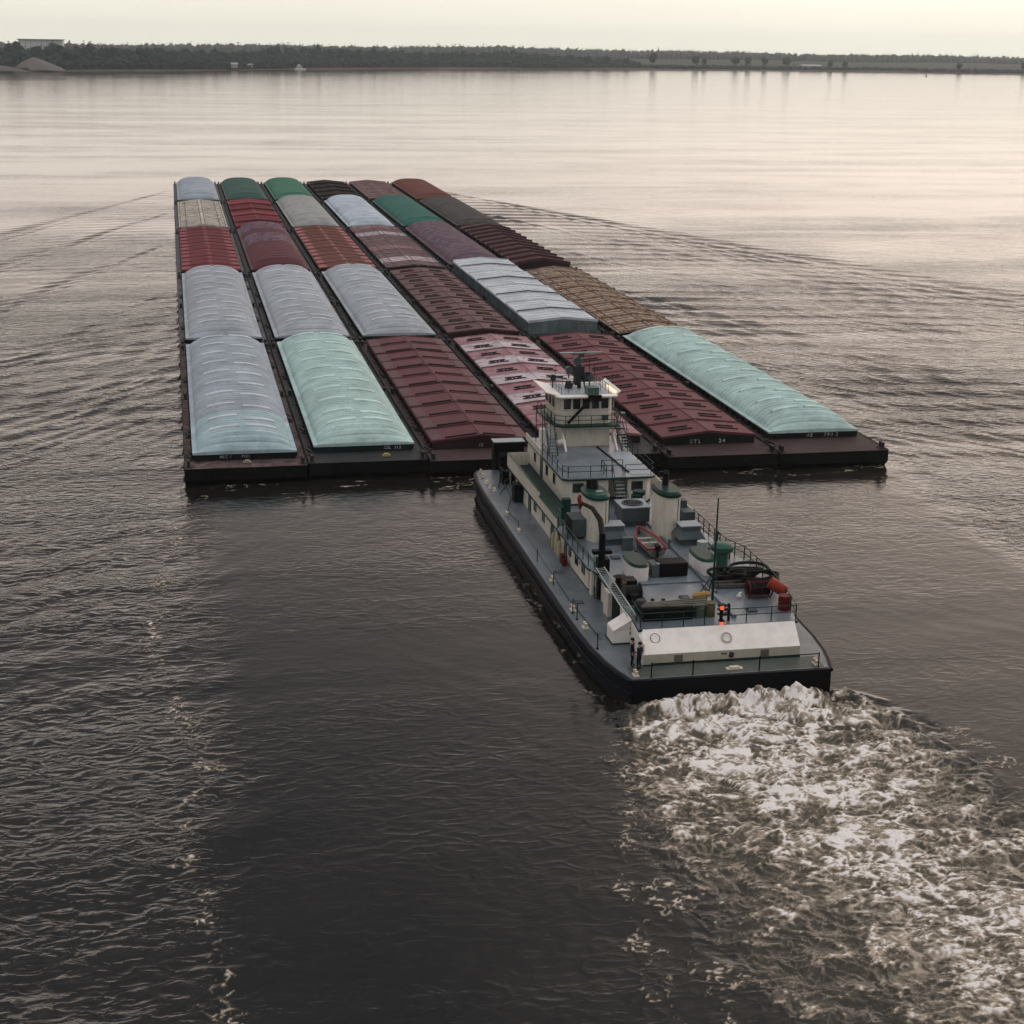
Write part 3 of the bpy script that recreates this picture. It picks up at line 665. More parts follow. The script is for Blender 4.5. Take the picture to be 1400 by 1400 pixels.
for (c,r),(kind,colr_,lab,o_) in SPEC.items():
    y0, L = ROW[r]; c0, c1 = adj.get((c,r), COV[r])
    if (c,r) == (5,4): y0, L = 61.6, 62.0
    if (c,r) == (5,3): y0, L = 124.2, 55.6; c0 = 125.6
    if (c,r) == (6,5): y0, L = -1.6, 60.2
    if (c,r) == (5,5): y0, L = -1.4, 60.4
    if (c,r) == (1,5): y0, L = .4, 58.3
    if (c,r) == (2,5): y0, L = .9, 58.2
    if (c,r) == (1,3): c1 = 178.9
    if (c,r) == (1,2): c0 = 182.0
    kw = dict(dk=o_.get('dk', deck_grey if (c == 1 and r != 5) else deck_dark), coam=o_.get('coam', coam_dark))
    BG[c,r] = make_barge(c,r,kind,colr_,lab,y0,L,c0,c1,opts=o_, nsec=NS.get(kind, 10 if r >= 4 else 9), raked=(r==1), **kw)
# bleached seed of the plaid barge handled by its own fade; lettering on the near coamings
def letter(c, r, txt, size, xo, zo=.18, space=1.1):
    root = BG[c,r]; c0 = adj.get((c,r), COV[r])[0]
    me_ = text_mesh(txt, size, letter_white, space=space)
    o = child('lettering', me_, root, (xo, c0-root.location.y+.03, ZD+zo)); o.rotation_euler = (R(90),0,0)
letter(5,5,'STL      24',.52,-.15,.16,1.5); letter(6,5,'AE     790 2',.50,.9,.18,1.3); letter(2,5,'CSL  313',.36,2.6,.22,1.2); letter(1,5,'MEC 1       7931',.36,-.9,.24,1.1)
letter(3,5,'12',.4,.0,.22)
# odd things lying on the near decks
mb = MB()
for i in range(30): pass
def wire(pts, r=.03, name='lashing_wire', mat=steel_dark, label=None, cat='wire', grp=None, sag=.0):
    P_ = []
    for a_, b2 in zip(pts[:-1], pts[1:]):
        for j in range(8):
            t = j/8; p = Vector(a_).lerp(Vector(b2), t); p.z -= sag*4*t*(1-t); P_.append(p)
    P_.append(Vector(pts[-1])); o = MB().tube(P_, r, 6).build(name, mat, smooth=60)
    return tag(free(o), label, cat, grp)
# lashings across the joints of the two near rows
nms = {1:'first and second',2:'second and third',3:'third and fourth',4:'fourth and fifth',5:'fifth and sixth'}
for c in range(1,6):
    xg = (c-3)*10.85
    for yy, nm in ((59.2,'between near rows'),(3.0,'at near end')):
        if c in (3,4) and yy < 10: pass
        z = ZD+.12
        pts = [(xg-.75,yy+1.2,z+.15),(xg+.75,yy-1.0,z+.15),(xg-.75,yy-1.6,z+.15),(xg+.75,yy+1.8,z+.15)] if yy > 10 else [(xg-.7,yy-1.2,z+.2),(xg+.75,yy+.4,z+.2)]
        wire(pts, .035, label='dark lashing wire joining the %s barge columns from left, %s'%(nms[c],nm), cat='wire', grp='lashing wires holding the barges together')
for (x_,y_,cc,lb) in ((-27.0,1.7,(.30,.26,.2),'flat tan chock on the rusty stern deck of the corner barge'),(-14.5,2.4,(.45,.36,.12),'dull yellow chock on the stern deck of the aqua barge lettered CSL 313')):
    o = MB().cbox((x_,y_,ZD+.15),(.7,.35,.2)).cbox((x_,y_,ZD+.3),(.4,.3,.12)).build('deck_chock', paint('chock%d'%int(x_),cc)); bevel(o,.03); tag(free(o), lb,'chock')
wire([(-32.55,.35,ZD-.1),(-32.75,-.1,.5),(-32.95,-1.2,-.25)], .035, 'mooring_line', paint('rope_pale',(.25,.24,.2)), 'thin pale line hanging into the water from the near left corner of the tow', 'rope')
# ------------------------------------------------------------------ towboat
ZM, ZU, ZR = 1.5, 3.3, 5.5
bw = paint('boat_white',(.72,.67,.57),.45,.07,.12,(.28,.17,.09),stretch=(1,1,.3),grime=.38,gs=(2.2,2.2,.35)); bwc = paint('boat_white_clean',(.90,.84,.79),.4,.03,scale=.4)
bdeck = paint('boat_deck_grey',(.125,.15,.17),.35,.35,.3,(.08,.06,.045),spec=.5,grime=.55,gs=(.8,.5,1)); bdeck2 = paint('boat_deck_upper',(.165,.195,.225),.28,.3,.22,(.08,.06,.045),spec=.6,grime=.6,gs=(.7,.45,1))
bgreen = paint('trim_green',(.007,.042,.031),.4,.2,.06); bhull = paint('boat_hull_blue_black',(.010,.017,.028),.4,.35,.15,(.03,.02,.015)); bblack = paint('boat_black',(.004,.004,.005),.55,.2)
stain = paint('stern_deck_stained',(.10,.115,.10),.45,.3,.35,(.11,.09,.06))
bsteel = paint('boat_steel_grey',(.075,.098,.105),.45,.3,.15,grime=.5,gs=(2,2,.5)); blouv = paint('louvre_dark',(.03,.035,.04),.5,.2); pale = paint('pale_top',(.30,.34,.37),.4,.15)
bit = paint('bitt_cream',(.68,.60,.48),.5,.2,.25,(.35,.16,.06)); red = paint('paint_red',(.26,.028,.025),.45,.3); dred = paint('paint_dark_red',(.12,.012,.012),.5,.3); orng = paint('paint_orange_red',(.36,.06,.035),.5,.2)
rope = paint('rope_dark',(.02,.02,.018),.8,.4); wood = paint('worn_timber',(.15,.14,.12),.7,.4,.2); alu = paint('aluminium_dull',(.38,.42,.40),.35,.15,metal=.3)
glass, nt, b = nodes('window_glass'); b.inputs['Base Color'].default_value = (.012,.016,.018,1); b.inputs['Roughness'].default_value = .06; b.inputs['Specular IOR Level'].default_value = .6
lampr, nt, b = nodes('red_signal_lamp'); b.inputs['Base Color'].default_value = (.6,.05,.02,1); b.inputs['Emission Color'].default_value = (1,.13,.05,1); b.inputs['Emission Strength'].default_value = .9
lampw, nt, b = nodes('lit_edge_lamp'); b.inputs['Base Color'].default_value = (.8,.6,.4,1); b.inputs['Emission Color'].default_value = (1,.62,.35,1); b.inputs['Emission Strength'].default_value = 1.6
T = thing('towboat', (-.6,-29,0), 'white and green pushboat with a tall pilothouse shoving the whole block of barges', 'towboat')
# hull
def outline():
    L_ = [(-6.9,-53.0),(-7.3,-51.6),(-7.65,-50),(-7.95,-47.5),(-8.1,-44),(-8.12,-36),(-8.1,-12),(-8.0,-8),(-7.75,-5.4),(-7.3,-4.4)]
    Rr = [(-1.2-p[0],p[1]) for p in L_[::-1]]
    return L_+Rr
OUT = outline()
def sheer(p): return ZM+.28*max(0,(p[1]+30)/26)**1.5
low = [(-.6+(p[0]+.6)*.965, p[1]*1.0+(.5 if p[1] < -50 else 0)) for p in OUT]
mb = MB().prism(low[::-1], -1.2, lambda p: sheer(p)-.02, top=OUT[::-1]); hull = mb.build('hull', bhull, T, smooth=35)
mb = MB()
for side in (OUT[:10], OUT[10:]):
    mb.tube([(p[0]+(-.05 if p[0]<-.6 else .05),p[1],sheer(p)-.12) for p in side], .13, 8); 
    mb.tube([(p[0]*.99+(-.06 if p[0]<-.6 else .04),p[1],.55) for p in side], .09, 8)
mb.build('rubbing_strake', bblack, T, smooth=50)
ins = [(-.6+(p[0]+.6)*.982, -29+(p[1]+29)*.994) for p in OUT]
MB().prism(ins[::-1], lambda p: sheer(p)-.04, lambda p: sheer(p)+.006).build('main_deck', bdeck, T)
MB().box(-6.65,5.4,-52.7,-50.95,ZM+.008,ZM+.016).build('stern_deck', stain, T)
o = MB().box(-6.9,5.7,-53.12,-53.0,-.9,ZM-.01).build('transom', bblack, T)
# push knees
for xa in (-5.9, 2.0):
    mb = MB().box(xa,xa+2.7,-4.5,-3.3,-.5,4.2).box(xa+.3,xa+2.4,-5.6,-4.5,1.4,3.4)
    for i in range(6): mb.box(xa+.1,xa+2.6,-3.3,-3.18,.9+i*.5,1.1+i*.5)
    k_ = mb.build('push_knee', bblack, T); bevel(k_,.06); MB().box(xa-.05,xa+2.75,-4.55,-3.15,4.2,4.27).build('top_plate', pale, k_)
# lower deckhouse: side walls set between posts, sunk well aft
def wallwin(name, x, y, z, w_, h_, nx, parent, frame=bgreen, door=False):
    """window or door on a fore-aft wall (nx = outward -1/+1)"""
    f = MB(); t = .06
    a, b2 = (x, x+nx*.05); a, b2 = min(a,b2), max(a,b2)
    f.box(a,b2,y-w_/2-t,y-w_/2,z-t,z+h_+t).box(a,b2,y+w_/2,y+w_/2+t,z-t,z+h_+t).box(a,b2,y-w_/2,y+w_/2,z+h_,z+h_+t).box(a,b2,y-w_/2,y+w_/2,z-t,z)
    fr = f.build(name, frame, parent); a2, b3 = sorted((x, x+nx*.02))
    MB().box(a2,b3,y-w_/2,y+w_/2,z,z+h_).build('leaf' if door else 'pane', glass if not door else bsteel, fr); return fr
def rearwin(x, y, z, w_, h_, parent, frame=bgreen, mull=True, ny=-1):
    f = MB(); t = .06; a, b2 = sorted((y, y+ny*.05))
    f.box(x-w_/2-t,x-w_/2,a,b2,z-t,z+h_+t).box(x+w_/2,x+w_/2+t,a,b2,z-t,z+h_+t).box(x-w_/2,x+w_/2,a,b2,z+h_,z+h_+t).box(x-w_/2,x+w_/2,a,b2,z-t,z)
    if mull: f.box(x-.025,x+.025,a,b2,z,z+h_)
    fr = f.build('window', frame, parent); a, b3 = sorted((y, y+ny*.02)); MB().box(x-w_/2,x+w_/2,a,b3,z,z+h_).build('pane', glass, fr); return fr
XL, XR = -5.45, 4.7
dh = MB().box(XL,XR,-36.6,-12.2,ZM-.1,ZU-.1).build('deckhouse', bw, T)
eng = MB().box(XL+.35,XR-.35,-49.4,-36.6,ZM-.1,ZU-.1).build('engine_room_casing', bw, T)
MB().box(XL-.03,XR+.03,-36.62,-12.18,ZM+.0,ZM+.12).build('base_trim', bgreen, dh)
for y_, w_ in ((-14.6,.7),(-17.4,.0),(-19.4,.7),(-22.4,.7),(-25.5,0),(-27.6,.7),(-29.9,0),(-31.2,.6),(-33.2,.7),(-35.2,.7)):
    for x_, nx in ((XL,-1),(XR,1)):
        if w_: wallwin('window', x_, y_, 2.35, w_, .62, nx, dh)
        else: wallwin('door', x_, y_, ZM+.12, .75, 1.5, nx, dh, door=True)
# tan stained doors and red gear by the side wall
# upper deck (roof of the deckhouse)
UD = [(-5.62,-9.3),(-5.62,-36.9),(-5.3,-38.2),(-5.25,-46.5),(-5.5,-49.3),(4.85,-49.3),(5.35,-46),(5.75,-42),(5.75,-37),(5.3,-35.4),(5.0,-30),(5.0,-9.3)]
MB().prism(UD[::-1][::-1], ZU-.1, ZU).build('upper_deck', bdeck2, T)
MB().prism([(p[0]*1.004-.002,-29+(p[1]+29)*1.003) for p in UD], ZU-.16, ZU-.04).build('upper_deck_edge', bgreen, T)
# bulwark round the fore part
mb = MB()
mb.box(-5.62,-5.54,-27.4,-21.3,ZU,ZU+.72).box(-5.62,-5.54,-21.3,-8.9,ZU,ZU+1.1).box(-5.54,-3.2,-8.98,-8.9,ZU,ZU+1.1).box(2.6,5.0,-8.98,-8.9,ZU,ZU+1.1).box(4.92,5.0,-27.4,-8.98,ZU,ZU+.9)
MB.build(mb,'bulwark', bw, T)
mb = MB().box(-5.535,-5.5,-27.4,-8.98,ZU+.004,ZU+.62).box(-5.65,-5.51,-27.4,-21.3,ZU+.72,ZU+.77).box(-5.65,-5.51,-21.3,-8.87,ZU+1.1,ZU+1.15); mb.build('bulwark_lining', bgreen, T)
MB().box(-5.49,-3.9,-27,-9,ZU+.004,ZU+.02).build('green_walkway', paint('walk_green',(.025,.05,.04),.45,.3), T)
# struts under the fore overhang
mb = MB()
for y_ in (-9.2,-11.8):
    for x_ in (-5.4,4.8): mb.tube([(x_,y_,ZM),(x_,y_,ZU)],.07)
mb.build('deck_post', bw, T)
# fore cabin (second tier) with its recess for the stair
CX0, CX1, CY0, CY1 = -3.8, 3.4, -21.8, -8.6
mb = MB(); 
poly = [(CX0+.28,CY0),( -.2,CY0),(-.2,CY0+1.6),(1.35,CY0+1.6),(1.35,CY0),(CX1-.5,CY0),(CX1,CY0+.7),(CX1,CY1),(CX0,CY1),(CX0,CY0+.28)]
cabin = mb.prism(poly, ZU, ZR-.08).build('cabin', bw, T)
MB().prism([(p[0]+(.03 if p[0]>0 else -.03),p[1]+(-.03 if p[1]<-15 else .03)) for p in poly], ZU, ZU+.14).build('base_trim', bgreen, cabin)
rearwin(-2.62,CY0,4.42,.75,.6,cabin); rearwin(2.12,CY0,4.42,.8,.6,cabin)
for y_, h_ in ((-18.7,.7),(-16.1,.7),(-11.6,.6)):
    wallwin('window', CX0, y_, 4.35, .6, h_, -1, cabin); wallwin('window', CX1, y_, 4.35, .6, h_, 1, cabin)
wallwin('door', CX0, -14.1, ZU+.15, .7, 1.65, -1, cabin, door=True); wallwin('door', CX1, -14.1, ZU+.15, .7, 1.65, 1, cabin, door=True)
RD = [(-3.9,-21.6),(-3.5,-22.0),(3.2,-22.0),(3.6,-21.6),(3.6,-8.4),(-3.9,-8.4)]
MB().prism(RD, ZR-.08, ZR+.01).build('cabin_roof_deck', bdeck2, T)
MB().prism([(p[0]*1.008,p[1]*1.001-.02) for p in RD], ZR-.17, ZR-.06).build('roof_edge_trim', bgreen, T)
MB().box(-3.95,-3.87,-14.2,-8.4,ZR-.05,ZR+.5).build('roof_bulwark', bw, T); MB().box(3.57,3.65,-12.2,-8.4,ZR-.05,ZR+.5).build('roof_bulwark', bw, T)
MB().cbox((1.5,-16.5,ZR+.05),(.14,8.5,.08),rz=.05).build('cable_duct', bblack, T)
MB().box(1.7,3.45,-21.4,-14.2,ZR+.012,ZR+.03).build('pale_roof_panel', pale, T)
# texas block and pilothouse
tx = MB().prism([(-1.3,-11.8),(2.5,-11.8),(2.75,-7),(-1.75,-7)], ZR, 7.3).build('pilothouse_base', bw, T)
for xs in (-1.6, 2.75):
    MB().add([(xs-.07,-11.6,7.15),(xs+.07,-11.6,7.15),(xs+.07,-13.5,ZR),(xs-.07,-13.5,ZR),(xs-.07,-11.6,6.6),(xs+.07,-11.6,6.6),(xs+.07,-13.0,ZR),(xs-.07,-13.0,ZR)],
        [(0,1,2,3),(4,7,6,5),(0,3,7,4),(1,5,6,2),(0,4,5,1),(3,2,6,7)]).build('brace', bwc, T)
wk = MB().prism([(-2.35,-12.1),(-1.6,-12.7),(2.9,-12.7),(3.2,-12.1),(3.3,-6.3),(-2.6,-6.3)], 7.3, 7.42).build('walkway', bgreen, T)
ph_poly = [(-1.6,-11.8),(2.35,-11.8),(2.75,-11.2),(3.0,-7.3),(2.1,-6.4),(-1.0,-6.4),(-2.0,-7.3),(-2.05,-11.2)]
ph = MB().prism(ph_poly, 7.42, 9.72).build('pilothouse', bw, T)
MB().prism([(p[0]*1.01,p[1]*1.003+.02) for p in ph_poly], 8.22,8.27).build('belt_trim', bw, ph)
for i in range(5):
    x_ = -1.22+i*.80; rearwin(x_,-11.8,8.68,.62,.86,ph,frame=bw,mull=False)
for y_ in (-10.5,-9.2,-7.9):
    wallwin('window',-2.05,y_,8.62,.95,.86,-1,ph,frame=bw); wallwin('window',2.95,y_,8.62,.95,.86,1,ph,frame=bw)
fr = MB().box(1.75,2.3,-11.93,-11.8,7.75,8.12).build('air_conditioner', bsteel, ph)
roof = MB().prism([(-1.95,-12.4),(2.75,-12.4),(3.05,-12.0),(3.2,-6.6),(-2.2,-6.6),(-2.25,-12.0)], 9.72, 9.86).build('pilothouse_roof', bwc, T); bevel(roof,.03)
MB().box(-1.7,2.7,-11.6,-7,9.862,9.875).build('roof_deck', pale, roof)
# side visors rising outboard
for xa, xb in ((-1.85,-2.95),(2.85,3.4)):
    MB().add([(xa,-11.9,9.86),(xb,-11.6,10.12),(xb,-6.4,10.12),(xa,-6.7,9.86),(xa,-11.9,9.78),(xb,-11.6,10.02),(xb,-6.4,10.02),(xa,-6.7,9.78)],
             [(0,1,2,3),(7,6,5,4),(0,4,5,1),(3,2,6,7),(1,5,6,2),(0,3,7,4)]).build('roof_visor', bwc, roof)
MB().cbox((2.95,-10.2,9.98),(.14,2.6,.1)).build('edge_lamp', lampw, roof)
# masts and gear on top
ms = MB(); ms.tube([(.45,-9,9.86),(.4,-9,12.4)],[.17,.1],8); ms.tube([(.9,-9.3,9.86),(.5,-9,11.9)],.06); ms.tube([(-.1,-8.6,9.86),(.4,-9,11.9)],.06)
ms.tube([(-.7,-9,11.1),(1.5,-9,11.1)],.05); ms.cbox((.45,-9.1,11.35),(.7,.45,.8)); ms.cbox((.3,-9,10.6),(.5,.5,.9)); ms.cbox((1.15,-9.1,10.9),(.35,.35,.7))
mast = ms.build('mast', blouv, T)
MB().cbox((.55,-9,12.66),(.45,.35,.3)).build('radar_gearbox', bsteel, mast); o = MB().cbox((.55,-9.05,12.88),(3.7,.16,.13)).build('radar_scanner', alu, mast); bevel(o,.03)
for x_, z_, q in ((-.47,11.45,.34),(.2,12.2,.36),(1.35,10.75,.28)):
    sl_ = MB(); sl_.tube([(x_,-8.7,z_),(x_,-9.3,z_)],[q*.75,q],14); sl_.tube([(x_,-9,z_-q-.4),(x_,-9,z_-q*.6)],.06); sl_.build('searchlight', bsteel, mast, smooth=40)
mb = MB(); mb.tube([(-1.85,-8.9,9.9),(-1.85,-8.9,10.7)],.05); mb.tube([(-1.85,-8.7,10.85),(-1.85,-9.2,10.85)],[.2,.26],12); mb.build('wing_searchlight', blouv, T, smooth=40)
mb = MB(); mb.tube([(-.47,-9,9.86),(-.47,-9,10.5)],[.35,.25],10); mb.build('lamp_pedestal', blouv, T)
mb = MB()
for x_, y_, z0_, z1_ in ((1.3,-9,9.86,12.4),(3.32,-9,9.0,11.0),(-1.3,-7.5,9.86,11.6),(2.2,-7.3,9.86,11.5),(1.9,-10.6,9.86,10.9),(-.9,-10.9,9.86,10.8)): mb.tube([(x_,y_,z0_),(x_,y_,z1_)],.022,5)
mb.build('whip_antennas', bblack, T)
MB().cbox((.9,-11.6,10.2),(1.0,1.0,.62)).build('roof_locker', paint('locker_green_grey',(.09,.15,.13),.4,.2), T)
mb = MB().tube([(.9,-12.35,9.9),(.4,-12.45,9.4),(-1.25,-12.3,7.6)],.13,6); mb.cbox((.95,-12.5,9.72),(1.1,.25,.5)); mb.build('cable_conduit', bblack, T)
# railings
def rail(pts, h_=1.0, rails=(1.0,.55), sp=1.6, mat=bgreen, r_=.028, parent=T, name='railing'):
    mb = MB()
    for a_, b2 in zip(pts[:-1], pts[1:]):
        a_, b2 = Vector(a_), Vector(b2); n = max(1, round((b2-a_).length/sp))
        for i in range(n+1):
            p = a_.lerp(b2, i/n); mb.tube([p, p+Vector((0,0,h_))], r_*1.25, 5)
        for q in rails: mb.tube([a_+Vector((0,0,h_*q)), b2+Vector((0,0,h_*q))], r_, 5)
    return mb.build(name, mat, parent)
rail([(-3.8,-14.3,ZR),(-3.8,-21.4,ZR),(-3.45,-21.85,ZR),(.1,-21.85,ZR)], .95); rail([(1.1,-21.85,ZR),(3.2,-21.85,ZR),(3.5,-21.5,ZR),(3.5,-12.3,ZR)], .95)
rail([(-.4,-21.85,ZR),(-.4,-20.3,ZR),(1.3,-20.3,ZR)], .95, sp=.8)
rail([(-2.3,-12.1,7.42),(-1.5,-12.6,7.42),(2.85,-12.6,7.42),(3.1,-12.1,7.42),(3.2,-6.4,7.42)], .85, sp=1.1); rail([(-2.3,-12.1,7.42),(-2.5,-6.4,7.42)], .85, sp=1.1)
rail([(-1.6,-11.3,9.87),(-1.6,-7.2,9.87),(2.4,-7.2,9.87),(2.4,-11.3,9.87)], .7, sp=1.1, r_=.02)
rail([(-5.5,-27.5,ZU),(-5.5,-36.7,ZU)], .95, sp=1.5); rail([(4.95,-27.5,ZU),(4.95,-35,ZU),(5.65,-37,ZU),(5.65,-42,ZU),(5.3,-46,ZU),(4.8,-49.15,ZU)], 1.0, sp=1.35, r_=.035)
rail([(4.8,-49.15,ZU),(-.1,-49.15,ZU)], .95, sp=1.7, r_=.03); rail([(-1.2,-49.15,ZU),(-5.3,-49.15,ZU)], .95, sp=1.4, r_=.03); rail([(-5.3,-49.1,ZU),(-5.15,-46.6,ZU)], .95, sp=1.2)
# stern rail: chain on stanchions, posts at the left side
rail([(-5.6,-52.75,ZM+.01),(-3.0,-52.75,ZM+.01),(1.2,-52.75,ZM+.01),(5.0,-52.75,ZM+.01)], .95, rails=(.92,), sp=4.2, mat=bblack, r_=.035, name='stern_rail')
for y_ in (-30,-35.3,-41,-42.2,-47.6): MB().tube([(-7.6,y_,ZM),(-7.6,y_,ZM+1.05)],.035,6).tube([(-7.6,y_,ZM),(-7.6,y_,ZM+.06)],.1,8).build('stanchion', bblack, T)
# stairs
def stair(a_, b2, w_, n, mat=bsteel, name='stair'):
    a_, b2 = Vector(a_), Vector(b2); d = b2-a_; s_ = Vector((-d.y,d.x,0)).normalized()*w_/2
    mb = MB()
    for q in (-1,1):
        mb.tube([a_+s_*q, b2+s_*q], .05, 5); mb.tube([a_+s_*q+Vector((0,0,.8)), b2+s_*q+Vector((0,0,.8))], .025, 5)
        for t in (0,.5,1): p = a_.lerp(b2,t)+s_*q; mb.tube([p,p+Vector((0,0,.8))],.025,5)
    st = mb.build(name, bgreen, T); m2 = MB()
    ang = math.atan2(d.y,d.x)
    for i in range(n):
        p = a_.lerp(b2,(i+.5)/n); m2.cbox(p, (.24,w_*.96,.04), rz=ang)
    m2.build('treads', pale, st); return st
stair((.62,-23.3,ZU),(.6,-21.6,ZR),.85,9); stair((-3.0,-14.8,ZR),(-2.75,-12.2,7.35),.7,9); stair((3.45,-13.6,ZR),(3.3,-11.6,7.35),.7,9)
stair((-5.1,-38.4,ZM),(-4.8,-36.9,ZU),.7,7)
mb = MB()
for z_ in (7.42,8.0,8.5):
    for x_ in (-3.3,-2.6): mb.tube([(x_,-11.9,z_),(x_,-9.5,z_)],.03,5)
for x_ in (-3.3,-2.6):
    for y_ in (-11.9,-9.5): mb.tube([(x_,y_,ZR),(x_,y_,8.6)],.04,5)
mb.build('side_ladder_frame', bgreen, T); MB().cbox((-3.0,-11.0,6.35),(.6,.8,1.1)).build('side_locker', bwc, T); MB().tube([(-2.0,-12.1,5.9),(-1.6,-12.5,6.1)],[.28,.3],12).build('floodlight', bwc, T, smooth=40)
mb = MB()
for x_,y_ in ((3.5,-10.6),(3.9,-9.9)):
    mb.tube([(x_,y_,ZR),(x_,y_,7.9)],.04,5)
mb.tube([(3.0,-10.6,7.9),(4.2,-10.6,7.9)],.05,5); mb.tube([(3.5,-10.6,7.2),(3.9,-9.9,7.2)],.04,5); mb.build('side_mast', bgreen, T)
MB().cbox((3.2,-10.6,8.0),(.35,.25,.15)).cbox((3.9,-10.6,7.95),(.35,.25,.15)).build('side_lamps', pale, T)
# funnels
def oval(cx_, cy_, a_, b2, n=32, p=2.6):
    o = []
    for i in range(n):
        t = 2*math.pi*i/n; c_, s_ = math.cos(t), math.sin(t)
        o.append((cx_+a_*math.copysign(abs(c_)**(2/p),c_), cy_+b2*math.copysign(abs(s_)**(2/p),s_)))
    return o
for k_, xs in enumerate((-3.35, 2.05)):
    f = MB().prism(oval(xs,-29.8,.84,1.7), ZU, 6.42).build('funnel', bw, T, smooth=40)
    cap = MB(); cap.prism(oval(xs,-29.8,.92,1.78), 6.42, 6.62); cap.prism(oval(xs,-29.8,.92,1.78), 6.62, 6.80, top=oval(xs,-29.8,.78,1.56)); cap = cap.build('funnel_cap', bgreen, f, smooth=35)
    if k_: MB().tube([(xs+.05,-29.2,6.7),(xs+.1,-29.1,7.5),(xs+.1,-29.3,7.8)],.24,12).build('exhaust_pipe', bblack, f, smooth=40)
    else:
        MB().tube([(xs-.05,-29.2,6.7),(xs-.05,-29.0,7.3)],.45,16).build('exhaust_pipe', bblack, f, smooth=40); MB().cbox((xs+.15,-30.4,6.83),(.5,.3,.06)).build('cap_plate', pale, f)
# cooling tower box with round fan
fb = MB().box(-.75,1.35,-28.1,-25.8,ZU+.35,ZU+1.45).box(-.6,1.2,-27.9,-26,ZU,ZU+.35).build('fan_casing', bsteel, T); bevel(fb,.04)
MB().box(-.8,1.4,-28.15,-25.75,ZU+1.45,ZU+1.52).build('casing_top', pale, fb)
MB().tube([(.3,-26.95,ZU+1.5),(.3,-26.95,ZU+1.60)],.82,28).build('fan_ring', bsteel, fb, smooth=40); MB().tube([(.3,-26.95,ZU+1.56),(.3,-26.95,ZU+1.615)],.70,28).build('fan_opening', bblack, fb)
m2 = MB()
for i in range(6): m2.cbox((.3,-26.95,ZU+1.62),(1.3,.07,.03),rz=i*math.pi/6)
m2.build('fan_guard', blouv, fb)
lv = MB().box(-5.2,-3.95,-30.6,-28.6,ZU+.2,ZU+1.55).build('air_intake', bsteel, T); bevel(lv,.04)
m2 = MB()
for i in range(7): m2.cbox((-5.24,-29.6,ZU+.4+i*.16),(.08,1.8,.03),ry=.5)
m2.box(-5.22,-5.2,-30.5,-28.7,ZU+.3,ZU+1.45); m2.build('louvre', bblack, lv)
for k_, (xs,ya) in enumerate(((-2.45,-32.0),(3.0,-32.9))):
    h1 = MB(); h1.box(xs-.75,xs+.75,ya-.2,ya+1.3,ZU,ZU+.5); h1.prism([(xs-1,ya-.45),(xs+1,ya-.45),(xs+1,ya+1.5),(xs-1,ya+1.5)],ZU+.5,ZU+1.0,top=[(xs-.72,ya-.1),(xs+.72,ya-.1),(xs+.72,ya+1.2),(xs-.72,ya+1.2)])
    h1.box(xs-.72,xs+.72,ya-.1,ya+1.2,ZU+1.0,ZU+1.35); h1 = h1.build('ventilator', bsteel, T); MB().box(xs-.78,xs+.78,ya-.16,ya+1.26,ZU+1.35,ZU+1.42).build('ventilator_top', pale, h1)
MB().box(-2.2,-1.5,-33.7,-33.2,ZU,ZU+.9).box(-2.25,-1.45,-33.75,-33.15,ZU+.9,ZU+.95).build('deck_locker', bsteel, T)
MB().tube([(3.15,-35.2,ZU),(3.15,-35.2,ZU+.95)],.38,16).build('deck_tank', alu, T, smooth=40)
MB().cbox((4.4,-27.6,ZU+.5),(.9,1.2,1.0)).cbox((4.4,-26.1,ZU+.7),(.7,.7,1.4)).build('deck_machinery', bsteel, T)
for x_ in (-4.3,1.9): MB().cbox((x_ if x_<0 else 1.25,-24.6 if x_>0 else -24.9,ZU+.75),(.6,.6,1.5)).build('vent_post', bgreen, T)
MB().tube([(1.6,-24.2,ZU),(1.6,-24.2,ZU+1.5)],.3,10).tube([(1.6,-24.2,ZU+1.4),(1.6,-24.2,ZU+1.7)],.5,14).build('cowl_vent', bgreen, T, smooth=40)
# white oval skylight housings with green tops
for xs, ya in ((-2.75,-38.8),(2.15,-38.3)):
    h1 = MB().prism(oval(xs,ya,.72,1.65,p=2.6), ZU, ZU+.95).build('skylight_housing', bwc, T, smooth=40)
    MB().prism(oval(xs,ya,.74,1.67,p=2.6), ZU+.95, ZU+1.12, top=oval(xs,ya,.62,1.5,p=2.6)).build('housing_top', bgreen, h1, smooth=40)
MB().lathe((3.6,-38.2,ZU),[(.42,0),(.42,1.15),(.75,1.2),(.78,1.5),(.6,1.68),(.2,1.72)],20).build('mushroom_vent', paint('vent_green',(.035,.095,.075),.4,.2), T, smooth=40)
# casing seam, kerb lines, low long box and the long pipe runs on the upper deck
mb = MB().cbox((1.42,-35.5,ZU+.09),(.2,16,.16)).cbox((1.1,-45,ZU+.1),(.22,6.5,.18)).cbox((-1.2,-41.2,ZU+.05),(5.8,.1,.09)); mb.build('deck_kerb', bdeck, T)
for x_, y_ in ((-3.1,-44.2),(-2.4,-44.3)): MB().tube([(x_,y_,ZU),(x_,y_,ZU+.08)],.13,10).build('deck_plug', bblack, T)
g1 = MB().cbox((-.35,-39.2,ZU+.5),(2.0,1.3,.95)).build('generator', bblack, T); bevel(g1,.05); MB().cbox((-1.6,-39.2,ZU+.45),(.5,1.2,.85)).build('generator_cabinet', bsteel, g1); MB().cbox((-1.25,-39.6,ZU+.93),(.5,.3,.05)).build('cabinet_lid', pale, g1)
